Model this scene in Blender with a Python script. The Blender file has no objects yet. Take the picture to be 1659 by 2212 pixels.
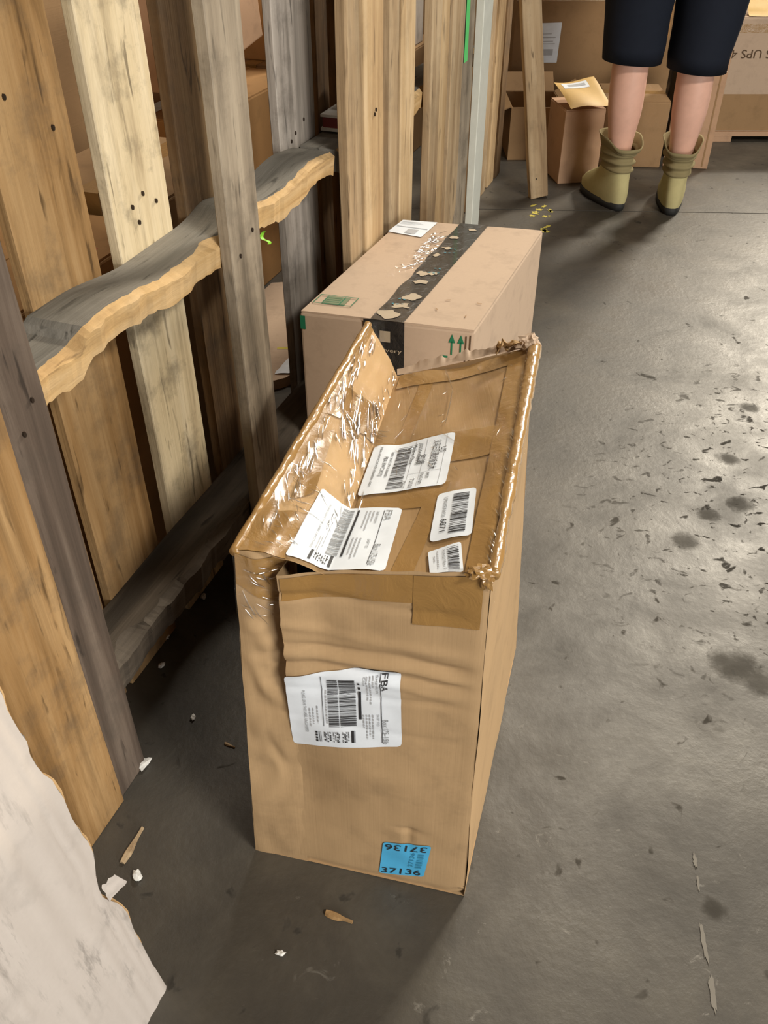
import bpy, bmesh, math, random
from mathutils import Vector, Matrix, noise

scene = bpy.context.scene
COL = scene.collection
R = math.radians
rng = random.Random(7)

# ------------------------------------------------------------------ camera
CAM_H, CAM_F, CAM_PITCH = 1.2, 1903.0, R(38.487)
cd = bpy.data.cameras.new('camera')
cd.sensor_fit = 'HORIZONTAL'; cd.sensor_width = 36.0
cd.lens = CAM_F / 1659 * 36.0
cd.clip_start = 0.02
cam = bpy.data.objects.new('camera', cd); COL.objects.link(cam)
cam.location = (0, 0, CAM_H)
cam.rotation_euler = (R(90) - CAM_PITCH, 0, 0)
scene.camera = cam

# ------------------------------------------------------------------ light
scene.view_settings.view_transform = 'Standard'
scene.view_settings.look = 'None'
scene.view_settings.gamma = 1.0
scene.view_settings.use_curve_mapping = False
scene.view_settings.exposure = 0.0

wd = bpy.data.worlds.new('warehouse_ambient'); scene.world = wd
wd.use_nodes = True
wd.node_tree.nodes['Background'].inputs[0].default_value = (1.0, 0.93, 0.82, 1)
wd.node_tree.nodes['Background'].inputs[1].default_value = 0.035


def lamp(name, loc, target, sx, sy, power, col):
    l = bpy.data.lights.new(name, 'AREA'); l.shape = 'RECTANGLE'
    l.size = sx; l.size_y = sy; l.energy = power; l.color = col
    o = bpy.data.objects.new(name, l); COL.objects.link(o)
    o.location = loc
    o.rotation_euler = (Vector(target) - Vector(loc)).to_track_quat('-Z', 'Y').to_euler()
    return o


# rows of high-bay ceiling lamps of the warehouse
lamp('ceiling_lamp_far', (5.15, 8.5, 5.0), (0.8, 2.0, 0), 1.3, 0.7, 1000, (1.0, 0.90, 0.74))
lamp('ceiling_lamp_side', (2.8, -1.9, 4.2), (0.2, 1.6, 0.2), 1.2, 0.5, 215, (1.0, 0.94, 0.84))
lamp('ceiling_lamp_mid', (1.2, 4.3, 4.6), (0.4, 2.6, 0), 1.2, 0.5, 110, (1.0, 0.93, 0.82))
# low light added for the box fronts; unseen loading door assumed behind the camera
lamp('assumed_door_light', (3.4, -3.7, 1.15), (-0.2, 1.0, 0.4), 2.6, 2.0, 235, (1.0, 0.97, 0.92))

# ------------------------------------------------------------------ helpers
CP, SP = math.cos(CAM_PITCH), math.sin(CAM_PITCH)


def fl(x, y, z=0.0):
    """floor point measured at photo pixel (x, y)"""
    u = (x - 829.5) / CAM_F; v = (1106 - y) / CAM_F
    d = Vector((u, CP + v * SP, -SP + v * CP))
    t = (z - CAM_H) / d.z
    return Vector((0, 0, CAM_H)) + d * t


def link(name, me, mat=None, parent=None):
    o = bpy.data.objects.new(name, me); COL.objects.link(o)
    if mat is not None and not me.materials:
        for m in (mat if isinstance(mat, (list, tuple)) else [mat]):
            me.materials.append(m)
    if parent is not None:
        o.parent = parent
    return o


def empty(name, loc, rz=0.0):
    o = bpy.data.objects.new(name, None); COL.objects.link(o)
    o.location = loc; o.rotation_euler = (0, 0, rz); o.empty_display_size = 0.05
    return o


def tag(o, label=None, cat=None, group=None, kind=None):
    if label: o['label'] = label
    if cat: o['category'] = cat
    if group: o['group'] = group
    if kind: o['kind'] = kind
    return o


class MB:
    def __init__(self):
        self.v = []; self.f = []; self.m = []

    def quad(self, a, b, c, d, mi=0):
        n = len(self.v); self.v += [Vector(a), Vector(b), Vector(c), Vector(d)]
        self.f.append((n, n + 1, n + 2, n + 3)); self.m.append(mi)

    def poly(self, pts, mi=0):
        n = len(self.v); self.v += [Vector(p) for p in pts]
        self.f.append(tuple(range(n, n + len(pts)))); self.m.append(mi)

    def grid(self, fn, nu, nv, u0=0, u1=1, v0=0, v1=1, mi=0, flip=False):
        n = len(self.v)
        for j in range(nv + 1):
            for i in range(nu + 1):
                self.v.append(Vector(fn(u0 + (u1 - u0) * i / nu, v0 + (v1 - v0) * j / nv)))
        w = nu + 1
        for j in range(nv):
            for i in range(nu):
                q = (n + j * w + i, n + j * w + i + 1, n + (j + 1) * w + i + 1, n + (j + 1) * w + i)
                self.f.append(q[::-1] if flip else q); self.m.append(mi)

    def box(self, x0, x1, y0, y1, z0, z1, mi=0):
        n = len(self.v)
        self.v += [Vector(p) for p in ((x0, y0, z0), (x1, y0, z0), (x1, y1, z0), (x0, y1, z0),
                                       (x0, y0, z1), (x1, y0, z1), (x1, y1, z1), (x0, y1, z1))]
        for q in ((0, 3, 2, 1), (4, 5, 6, 7), (0, 1, 5, 4), (1, 2, 6, 5), (2, 3, 7, 6), (3, 0, 4, 7)):
            self.f.append(tuple(n + i for i in q)); self.m.append(mi)

    def prism(self, pts, dz, mi=0):
        """closed outline in xy extruded from its z by dz"""
        n = len(self.v); k = len(pts)
        self.v += [Vector(p) for p in pts] + [Vector(p) + Vector((0, 0, dz)) for p in pts]
        self.f.append(tuple(range(n + k - 1, n - 1, -1))); self.m.append(mi)
        self.f.append(tuple(range(n + k, n + 2 * k))); self.m.append(mi)
        for i in range(k):
            j = (i + 1) % k
            self.f.append((n + i, n + j, n + k + j, n + k + i)); self.m.append(mi)

    def loft(self, rings, cap0=True, cap1=True, mi=0):
        """rings: lists of equal count of points"""
        n = len(self.v); k = len(rings[0])
        for r in rings: self.v += [Vector(p) for p in r]
        for j in range(len(rings) - 1):
            for i in range(k):
                i2 = (i + 1) % k
                self.f.append((n + j * k + i, n + j * k + i2, n + (j + 1) * k + i2, n + (j + 1) * k + i)); self.m.append(mi)
        if cap0: self.f.append(tuple(range(n + k - 1, n - 1, -1))); self.m.append(mi)
        if cap1:
            b = n + (len(rings) - 1) * k
            self.f.append(tuple(range(b, b + k))); self.m.append(mi)

    def mesh(self, name, smooth=False):
        me = bpy.data.meshes.new(name)
        me.from_pydata([tuple(p) for p in self.v], [], self.f)
        me.polygons.foreach_set('material_index', self.m)
        if smooth: me.polygons.foreach_set('use_smooth', [True] * len(me.polygons))
        me.update()
        return me

    def build(self, name, mat, parent=None, smooth=False):
        return link(name, self.mesh(name, smooth), mat, parent)


def bevel_mesh(me, w, seg=2):
    bm = bmesh.new(); bm.from_mesh(me)
    bmesh.ops.remove_doubles(bm, verts=bm.verts, dist=1e-5)
    bmesh.ops.recalc_face_normals(bm, faces=bm.faces)
    bmesh.ops.bevel(bm, geom=bm.edges, offset=w, segments=seg, affect='EDGES', profile=0.6)
    bm.to_mesh(me); bm.free()
    return me


def lerp(a, b, t): return a + (b - a) * t


def sm(a, b, x):
    t = max(0.0, min(1.0, (x - a) / (b - a))); return t * t * (3 - 2 * t)


def nz(x, y, z, s=1.0): return noise.noise(Vector((x * s, y * s, z * s)))


# ------------------------------------------------------------------ materials
def new_mat(name):
    m = bpy.data.materials.new(name); m.use_nodes = True
    nt = m.node_tree; b = nt.nodes['Principled BSDF']
    return m, nt, b


def N(nt, t, **kw):
    n = nt.nodes.new(t)
    for k, v in kw.items(): setattr(n, k, v)
    return n


def ramp(nt, stops, fac):
    r = N(nt, 'ShaderNodeValToRGB'); e = r.color_ramp.elements
    while len(e) > 1: e.remove(e[-1])
    e[0].position, e[0].color = stops[0][0], (*stops[0][1], 1)
    for p, c in stops[1:]:
        x = e.new(p); x.color = (*c, 1)
    nt.links.new(fac, r.inputs[0])
    return r.outputs[0]


def mixc(nt, fac, a, b, mode='MIX'):
    m = N(nt, 'ShaderNodeMix', data_type='RGBA', blend_type=mode)
    for s, v in ((0, fac), (6, a), (7, b)):
        if hasattr(v, 'is_linked') or isinstance(v, bpy.types.NodeSocket): nt.links.new(v, m.inputs[s])
        elif s == 0: m.inputs[0].default_value = v
        else: m.inputs[s].default_value = (*v, 1)
    return m.outputs[2]


def math_n(nt, op, a, b=None, c=None):
    m = N(nt, 'ShaderNodeMath', operation=op)
    for i, v in enumerate((a, b, c)):
        if v is None: continue
        if isinstance(v, bpy.types.NodeSocket): nt.links.new(v, m.inputs[i])
        else: m.inputs[i].default_value = v
    return m.outputs[0]


def noise_n(nt, vec, scale, detail=4, rough=0.55, dist=0.0):
    n = N(nt, 'ShaderNodeTexNoise'); n.inputs['Scale'].default_value = scale
    n.inputs['Detail'].default_value = detail; n.inputs['Roughness'].default_value = rough
    n.inputs['Distortion'].default_value = dist
    if vec is not None: nt.links.new(vec, n.inputs['Vector'])
    return n.outputs['Fac']


def obj_vec(nt, scale=(1, 1, 1), loc=(0, 0, 0)):
    tc = N(nt, 'ShaderNodeTexCoord'); mp = N(nt, 'ShaderNodeMapping')
    mp.inputs['Scale'].default_value = scale; mp.inputs['Location'].default_value = loc
    nt.links.new(tc.outputs['Object'], mp.inputs['Vector'])
    return mp.outputs[0]


def bump(nt, b, height, strength=0.3, dist=0.002):
    n = N(nt, 'ShaderNodeBump'); n.inputs['Strength'].default_value = strength
    n.inputs['Distance'].default_value = dist
    nt.links.new(height, n.inputs['Height']); nt.links.new(n.outputs[0], b.inputs['Normal'])


def plain(name, col, rough=0.6, spec=0.4, metal=0.0):
    m, nt, b = new_mat(name)
    v = obj_vec(nt)
    f = noise_n(nt, v, 40, 4)
    c = mixc(nt, f, tuple(x * 0.88 for x in col), tuple(min(1, x * 1.1) for x in col))
    nt.links.new(c, b.inputs['Base Color'])
    b.inputs['Roughness'].default_value = rough
    b.inputs['Specular IOR Level'].default_value = spec
    b.inputs['Metallic'].default_value = metal
    return m


def cardboard(name, col, rough=0.75, var=0.12, ribs=True, axis=0):
    m, nt, b = new_mat(name)
    v = obj_vec(nt)
    f1 = noise_n(nt, v, 5, 6, 0.6)
    f2 = noise_n(nt, v, 160, 3, 0.6)
    c = mixc(nt, f1, tuple(x * (1 - var) for x in col), tuple(min(1, x * (1 + var)) for x in col))
    c = mixc(nt, math_n(nt, 'MULTIPLY', f2, 0.22), c, tuple(x * 0.6 for x in col))
    f3 = noise_n(nt, v, 17, 5, 0.65)
    c = mixc(nt, math_n(nt, 'MULTIPLY', math_n(nt, 'MAXIMUM', math_n(nt, 'SUBTRACT', f3, 0.52), 0.0), 1.9), c, tuple(x * 0.55 for x in col))
    nt.links.new(c, b.inputs['Base Color'])
    b.inputs['Roughness'].default_value = rough
    b.inputs['Specular IOR Level'].default_value = 0.3
    sc = [1, 1, 1]; sc[axis] = 60
    h = noise_n(nt, obj_vec(nt, tuple(sc)), 6, 3)
    bump(nt, b, h, 0.18 if ribs else 0.05, 0.0012)
    return m


def wood(name, dark, mid, light, axis=2, dirt=0.35, rough=0.75, seed=0.0):
    m, nt, b = new_mat(name)
    s = [26, 26, 26]; s[axis] = 1.3
    v = obj_vec(nt, tuple(s), (seed, seed * 1.7, seed * .6))
    g = noise_n(nt, v, 1.0, 8, 0.62, 0.6)
    s2 = [7, 7, 7]; s2[axis] = 1.6
    v2 = obj_vec(nt, tuple(s2), (seed * 2, 1, 3))
    bl = noise_n(nt, v2, 1.0, 5, 0.6, 0.8)
    s3 = [110, 110, 110]; s3[axis] = 4
    fine = noise_n(nt, obj_vec(nt, tuple(s3)), 1.0, 4, 0.7)
    mixf = math_n(nt, 'ADD', math_n(nt, 'MULTIPLY', g, 0.6), math_n(nt, 'MULTIPLY', bl, 0.4))
    c = ramp(nt, [(0.36, dark), (0.47, mid), (0.60, light)], mixf)
    c = mixc(nt, math_n(nt, 'MULTIPLY', fine, 0.35), c, tuple(x * 0.55 for x in dark))
    s4 = [70, 70, 70]; s4[axis] = 9
    fl_ = ramp(nt, [(0.63, (0, 0, 0)), (0.72, (.75, .75, .75))], noise_n(nt, obj_vec(nt, tuple(s4), (seed, 2, seed)), 1.0, 3, 0.5, 0.5))
    c = mixc(nt, fl_, c, tuple(x * 0.35 for x in dark))
    s5 = [16, 16, 16]; s5[axis] = 0.9
    st = ramp(nt, [(0.52, (0, 0, 0)), (0.66, (.5, .5, .5))], noise_n(nt, obj_vec(nt, tuple(s5), (1 + seed, 7, seed)), 1.0, 6, 0.7, 1.0))
    c = mixc(nt, st, c, tuple(x * 0.6 for x in dark))
    d = noise_n(nt, obj_vec(nt, (1, 1, 1), (4 + seed, 0, 0)), 9, 6, 0.7)
    df = ramp(nt, [(0.5, (0, 0, 0)), (0.66, (dirt * 1.2, dirt * 1.2, dirt * 1.2))], d)
    c = mixc(nt, df, c, (0.06, 0.05, 0.04))
    nt.links.new(c, b.inputs['Base Color'])
    b.inputs['Roughness'].default_value = rough
    b.inputs['Specular IOR Level'].default_value = 0.25
    bump(nt, b, math_n(nt, 'ADD', g, math_n(nt, 'MULTIPLY', fine, 0.6)), 0.5, 0.003)
    return m


def tape_mat(name, col, rough=0.2, bs=0.6, scale=30):
    m, nt, b = new_mat(name)
    v = obj_vec(nt)
    f = noise_n(nt, v, 9, 4)
    c = mixc(nt, f, tuple(x * 0.85 for x in col), tuple(min(1, x * 1.12) for x in col))
    nt.links.new(c, b.inputs['Base Color'])
    b.inputs['Roughness'].default_value = rough
    b.inputs['Specular IOR Level'].default_value = 0.55
    b.inputs['Coat Weight'].default_value = 0.6; b.inputs['Coat Roughness'].default_value = 0.08
    h = noise_n(nt, obj_vec(nt, (1, 1, 1)), scale, 5, 0.6, 1.2)
    bump(nt, b, h, bs, 0.006)
    return m


def film_mat(name, gloss=0.22, scale=22, bs=0.8):
    """clear stretch film: mostly transparent with sharp wrinkled reflections"""
    m, nt, b = new_mat(name)
    nt.nodes.remove(b)
    out = [n for n in nt.nodes if n.type == 'OUTPUT_MATERIAL'][0]
    g = N(nt, 'ShaderNodeBsdfGlossy'); g.inputs['Roughness'].default_value = 0.06
    t = N(nt, 'ShaderNodeBsdfTransparent'); t.inputs[0].default_value = (1, 1, 1, 1)
    mx = N(nt, 'ShaderNodeMixShader'); mx.inputs[0].default_value = gloss
    h = noise_n(nt, obj_vec(nt, (1, 0.45, 1)), scale, 6, 0.55, 2.0)
    bp = N(nt, 'ShaderNodeBump'); bp.inputs['Strength'].default_value = bs; bp.inputs['Distance'].default_value = 0.012
    nt.links.new(h, bp.inputs['Height']); nt.links.new(bp.outputs[0], g.inputs['Normal'])
    nt.links.new(t.outputs[0], mx.inputs[1]); nt.links.new(g.outputs[0], mx.inputs[2])
    nt.links.new(mx.outputs[0], out.inputs[0])
    return m


M = {}
M['card_tan'] = cardboard('cardboard_tan', (0.43, 0.285, 0.15))
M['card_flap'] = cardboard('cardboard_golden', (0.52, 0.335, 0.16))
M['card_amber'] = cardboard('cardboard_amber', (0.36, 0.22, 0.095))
M['card_pale'] = cardboard('cardboard_pale', (0.50, 0.37, 0.265), var=0.06, ribs=False)
M['card_brown'] = cardboard('cardboard_brown', (0.33, 0.20, 0.095), axis=2)
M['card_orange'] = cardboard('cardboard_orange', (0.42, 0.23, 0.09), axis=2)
M['card_pink'] = cardboard('cardboard_pinkish', (0.50, 0.31, 0.19), axis=2)
M['card_dark'] = cardboard('cardboard_inside', (0.10, 0.06, 0.032), axis=2)
M['tape_amber'] = tape_mat('amber_tape', (0.32, 0.18, 0.058), 0.25, 0.3, 26)
M['film'] = film_mat('clear_film', 0.03, 55, 1.0)
M['film_strong'] = film_mat('clear_film_wrinkled', 0.07, 70, 1.0)
M['film_ridge'] = film_mat('film_fold', 0.5, 30, 0.15)
M['paper'] = plain('white_paper', (0.76, 0.81, 0.87), 0.55)
M['ink'] = plain('black_ink', (0.025, 0.025, 0.028), 0.6)
M['ink_grey'] = plain('grey_ink', (0.26, 0.27, 0.28), 0.6)
M['ink_soft'] = plain('faded_ink', (0.42, 0.43, 0.45), 0.6)
M['blue_sticker'] = plain('blue_sticker_paper', (0.08, 0.42, 0.72), 0.5)
M['blue_soft'] = plain('faint_blue_print', (0.04, 0.25, 0.40), 0.5)
M['green_print'] = plain('green_print', (0.012, 0.16, 0.075), 0.6)
M['green_faint'] = plain('faint_green_print', (0.16, 0.20, 0.11), 0.7)
M['black_tape'] = tape_mat('black_tape', (0.022, 0.020, 0.019), 0.3, 0.5, 40)
M['tape_blue'] = plain('tape_blue_print', (0.05, 0.27, 0.36), 0.4)
M['tape_tear'] = plain('torn_tape_paper', (0.42, 0.34, 0.24), 0.6)
M['white_card'] = cardboard('white_cardboard', (0.53, 0.475, 0.43), var=0.07, ribs=False)
def scuffed(m, col, axis=2):
    nt = m.node_tree; b = nt.nodes['Principled BSDF']; src = b.inputs['Base Color'].links[0].from_socket
    sc = [48, 48, 48]; sc[axis] = 5
    f = noise_n(nt, obj_vec(nt, tuple(sc)), 1.0, 5, 0.7)
    g = noise_n(nt, obj_vec(nt), 5.0, 3)
    fm = ramp(nt, [(0.52, (0, 0, 0)), (0.64, (.85, .85, .85))], f); gm = ramp(nt, [(0.44, (0, 0, 0)), (0.58, (1, 1, 1))], g)
    nt.links.new(mixc(nt, math_n(nt, 'MULTIPLY', fm, gm), src, col), b.inputs['Base Color'])
scuffed(M['white_card'], (0.16, 0.145, 0.13))
M['w_orange'] = wood('wood_orange', (0.16, 0.085, 0.028), (0.33, 0.19, 0.075), (0.47, 0.30, 0.14), seed=1)
M['w_light'] = wood('wood_light', (0.36, 0.27, 0.16), (0.68, 0.555, 0.35), (0.80, 0.68, 0.47), dirt=0.45, seed=2)
M['w_grey'] = wood('wood_grey', (0.15, 0.12, 0.085), (0.29, 0.235, 0.17), (0.42, 0.35, 0.26), seed=3)
M['w_greyblue'] = wood('wood_silver_grey', (0.18, 0.16, 0.135), (0.33, 0.29, 0.25), (0.47, 0.42, 0.37), seed=4)
M['w_brown'] = wood('wood_brown', (0.10, 0.058, 0.028), (0.21, 0.125, 0.06), (0.32, 0.21, 0.11), seed=5)
M['w_dark'] = wood('wood_dark_weathered', (0.055, 0.04, 0.03), (0.11, 0.08, 0.06), (0.2, 0.155, 0.12), seed=6)
M['w_fresh'] = wood('wood_fresh', (0.36, 0.225, 0.11), (0.52, 0.36, 0.19), (0.64, 0.48, 0.29), dirt=0.15, seed=7)
M['w_fresh2'] = wood('wood_fresh_greyish', (0.27, 0.175, 0.095), (0.41, 0.29, 0.165), (0.53, 0.40, 0.25), dirt=0.2, seed=8)
M['s_dusty'] = wood('stringer_dusty_top', (0.17, 0.16, 0.135), (0.23, 0.215, 0.185), (0.30, 0.275, 0.235), axis=0, dirt=0.2, seed=9)
M['s_raw'] = wood('stringer_raw_edge', (0.38, 0.22, 0.09), (0.58, 0.38, 0.17), (0.70, 0.50, 0.27), axis=0, dirt=0.2, seed=10)
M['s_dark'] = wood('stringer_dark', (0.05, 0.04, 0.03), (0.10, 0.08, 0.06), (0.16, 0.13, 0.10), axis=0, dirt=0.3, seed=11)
M['white_paint'] = plain('white_paint', (0.62, 0.63, 0.56), 0.45)
M['green_paint'] = plain('bright_green_paint', (0.12, 0.62, 0.18), 0.5)
M['nail'] = plain('rusty_nail', (0.05, 0.035, 0.025), 0.5, 0.5, 0.6)
M['red'] = plain('dark_red_print', (0.22, 0.035, 0.03), 0.5)
M['red_faint'] = plain('faint_red_print', (0.45, 0.12, 0.07), 0.6)
M['black'] = plain('black_plastic', (0.012, 0.012, 0.014), 0.4)
M['mailer'] = plain('yellow_mailer_paper', (0.62, 0.40, 0.13), 0.55)
M['foam'] = plain('white_foam', (0.75, 0.74, 0.70), 0.8)
M['skin'] = plain('skin', (0.70, 0.41, 0.31), 0.5)
M['hair'] = plain('brown_hair', (0.05, 0.03, 0.018), 0.6)
M['navy'] = plain('navy_cloth', (0.010, 0.013, 0.022), 0.85, 0.2)
M['shirt'] = plain('dark_green_cloth', (0.02, 0.03, 0.026), 0.85, 0.2)
M['suede'] = plain('olive_suede', (0.47, 0.41, 0.205), 0.9, 0.15)
M['suede_dark'] = plain('olive_canvas', (0.25, 0.205, 0.105), 0.9, 0.15)
M['rubber'] = plain('boot_rubber', (0.02, 0.02, 0.019), 0.7)
M['yellow_paint'] = plain('yellow_floor_paint', (0.50, 0.42, 0.07), 0.6)
M['lime'] = plain('lime_plastic', (0.22, 0.55, 0.03), 0.5)
M['wall'] = plain('painted_block_wall', (0.30, 0.25, 0.19), 0.8)


def floor_mat():
    m, nt, b = new_mat('worn_concrete')
    v = obj_vec(nt)
    big = noise_n(nt, v, 1.1, 7, 0.6, 0.4)
    mid = noise_n(nt, v, 5.5, 8, 0.68, 0.3)
    fin = noise_n(nt, v, 70, 5, 0.6)
    f = math_n(nt, 'ADD', math_n(nt, 'MULTIPLY', big, 0.55), math_n(nt, 'MULTIPLY', mid, 0.45))
    c = ramp(nt, [(0.38, (0.036, 0.031, 0.024)), (0.49, (0.068, 0.059, 0.046)), (0.56, (0.094, 0.083, 0.065)), (0.66, (0.15, 0.133, 0.107))], f)
    c = mixc(nt, math_n(nt, 'MULTIPLY', fin, 0.5), c, (0.05, 0.045, 0.037))
    # dark specks scattered over the worn aisle
    sp = noise_n(nt, obj_vec(nt, (1.0, 1.0, 1), (3, 1, 0)), 26, 3, 0.5, 0.6)
    spm = ramp(nt, [(0.67, (0, 0, 0)), (0.74, (.6, .6, .6))], sp)
    c = mixc(nt, spm, c, (0.025, 0.022, 0.018))
    d0 = N(nt, 'ShaderNodeVectorMath', operation='DISTANCE'); nt.links.new(v, d0.inputs[0]); d0.inputs[1].default_value = (1.15, 1.45, 0)
    zone = ramp(nt, [(0.40, (1, 1, 1)), (0.85, (0, 0, 0))], d0.outputs['Value'])
    sp2 = noise_n(nt, obj_vec(nt, (1.0, 1.3, 1), (9, 4, 0)), 30, 3, 0.55, 0.8)
    spm2 = ramp(nt, [(0.605, (0, 0, 0)), (0.67, (.85, .85, .85))], sp2)
    c = mixc(nt, math_n(nt, 'MULTIPLY', zone, spm2), c, (0.02, 0.018, 0.015))
    # oily stains with a shape of their own
    geo = N(nt, 'ShaderNodeNewGeometry')
    tot = None
    for (px, py, r) in ((1590, 1440, .05), (1640, 1470, .045), (1560, 1425, .03), (1600, 1090, .035), (1480, 1170, .035), (1545, 1965, .02),
                        (1620, 880, .03), (1570, 990, .03), (1530, 1110, .03)):
        p = fl(px, py)
        d = N(nt, 'ShaderNodeVectorMath', operation='DISTANCE')
        nt.links.new(v, d.inputs[0]); d.inputs[1].default_value = p
        q = math_n(nt, 'DIVIDE', d.outputs['Value'], r)
        tot = q if tot is None else math_n(nt, 'MINIMUM', tot, q)
    st = math_n(nt, 'ADD', tot, math_n(nt, 'MULTIPLY', noise_n(nt, v, 28, 5, 0.7), 1.6))
    stm = ramp(nt, [(0.0, (.55, .55, .55)), (0.70, (.45, .45, .45)), (1.0, (0, 0, 0))], math_n(nt, 'DIVIDE', st, 1.75))
    c = mixc(nt, stm, c, (0.028, 0.025, 0.02))
    # pale scuffs and dust flecks in front of the boxes
    sc = noise_n(nt, obj_vec(nt, (1.0, 1.5, 1), (7, 2, 0)), 20, 7, 0.72, 1.0)
    scm = ramp(nt, [(0.63, (0, 0, 0)), (0.70, (.45, .45, .45))], sc)
    d = N(nt, 'ShaderNodeVectorMath', operation='DISTANCE'); nt.links.new(v, d.inputs[0]); d.inputs[1].default_value = (0.27, 0.58, 0)
    near = ramp(nt, [(0.15, (1, 1, 1)), (0.62, (0, 0, 0))], d.outputs['Value'])
    c = mixc(nt, math_n(nt, 'MULTIPLY', scm, near), c, (0.30, 0.28, 0.245))
    nt.links.new(c, b.inputs['Base Color'])
    rr = ramp(nt, [(0.32, (.60, .60, .60)), (0.68, (.40, .40, .40))], mid)
    rough_specks = math_n(nt, 'MAXIMUM', math_n(nt, 'MULTIPLY', zone, spm2), math_n(nt, 'MAXIMUM', spm, stm))
    nt.links.new(math_n(nt, 'MULTIPLY_ADD', rough_specks, 0.45, rr), b.inputs['Roughness'])
    nt.links.new(math_n(nt, 'MULTIPLY_ADD', rough_specks, -0.42, 0.5), b.inputs['Specular IOR Level'])
    bump(nt, b, math_n(nt, 'ADD', mid, math_n(nt, 'MULTIPLY', fin, 0.3)), 0.35, 0.006)
    return m


M['floor'] = floor_mat()
M['joint'] = plain('joint_dirt', (0.02, 0.018, 0.015), 0.9)

# ------------------------------------------------------------------ the setting
JX0, JX1 = -9.0, 9.0
def jy(x): return 3.372 - 0.043 * (x - 0.64)
b = MB()
b.prism([(JX0, -6, -0.12), (JX1, -6, -0.12), (JX1, jy(JX1), -0.12), (JX0, jy(JX0), -0.12)], 0.12)
floor1 = b.build('floor', M['floor']); tag(floor1, 'worn grey concrete floor slab under the boxes', 'floor', kind='structure')
b = MB()
b.prism([(JX0, jy(JX0) + .006, -0.12), (JX1, jy(JX1) + .006, -0.12), (JX1, 14, -0.12), (JX0, 14, -0.12)], 0.12)
floor2 = b.build('floor', M['floor']); tag(floor2, 'concrete floor slab beyond the joint, under the standing person', 'floor', kind='structure')
b = MB(); b.box(JX0, JX1, 2.7, 4.0, -0.16, -0.125)
fj = b.build('joint_filler', M['joint'], floor2)
b = MB(); b.box(-9, 9, 6.6, 6.8, 0, 3.0)
tag(b.build('wall_back', M['wall']), 'plain painted wall far behind the stacked boxes', 'wall', kind='structure')
b = MB(); b.box(-2.9, -2.7, -3, 6.6, 0, 3.0)
tag(b.build('wall_left', M['wall']), 'plain painted wall far behind the pallets', 'wall', kind='structure')

# paint marks on the floor
def blot(name, cx, cy, rx, ry, mat, parent, z=0.0006, seed=1, k=22, jag=.45, rot=0):
    r_ = random.Random(seed); b = MB(); pts = []
    for i in range(k):
        a = i / k * 2 * math.pi; q = 1 - jag * r_.random()
        x, y = rx * q * math.cos(a), ry * q * math.sin(a)
        pts.append((cx + x * math.cos(rot) - y * math.sin(rot), cy + x * math.sin(rot) + y * math.cos(rot), z))
    b.prism(pts, 0.0004)
    return b.build(name, mat, parent)
r_ = random.Random(3)
for i in range(13):
    x, y = (r_.uniform(1148, 1190), r_.uniform(444, 470)) if i < 10 else (r_.uniform(1172, 1184), r_.uniform(488, 500))
    p = fl(x, y); blot('yellow_paint_mark', p.x, p.y, r_.uniform(.008, .026), r_.uniform(.006, .016), M['yellow_paint'], floor2 if p.y > 3.4 else floor1, seed=20 + i, k=14, jag=.6, rot=r_.uniform(0, 3))
M['pale_scuff'] = plain('pale_scuff', (0.17, 0.155, 0.13), 0.7)
for i, (x0, y0, x1, y1, w) in enumerate(((1498, 1840, 1504, 1880, .0035), (1506, 1885, 1510, 1930, .0025), (1512, 1990, 1530, 2090, .004), (1532, 2095, 1546, 2195, .005))):
    p, q = fl(x0, y0), fl(x1, y1); c = (p + q) / 2
    blot('pale_streak', c.x, c.y, (q - p).length / 2, w, M['pale_scuff'], floor1, seed=40 + i, rot=math.atan2(q.y - p.y, q.x - p.x))

# ------------------------------------------------------------------ printing on labels
_txt = {}
def text_geo(s):
    if s not in _txt:
        cu = bpy.data.curves.new('t', 'FONT'); cu.body = s; cu.size = 1.0; cu.resolution_u = 3
        o = bpy.data.objects.new('t', cu); COL.objects.link(o)
        dg = bpy.context.evaluated_depsgraph_get(); dg.update()
        me = o.evaluated_get(dg).to_mesh()
        vs = [v.co.copy() for v in me.vertices]; fs = [tuple(p.vertices) for p in me.polygons]
        o.evaluated_get(dg).to_mesh_clear()
        bpy.data.objects.remove(o); bpy.data.curves.remove(cu)
        if vs:
            x0 = min(v.x for v in vs); x1 = max(v.x for v in vs)
            vs = [Vector((v.x - x0, v.y, 0)) for v in vs]; w = x1 - x0
        else: w = 0.0
        _txt[s] = (vs, fs, w)
    return _txt[s]


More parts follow.
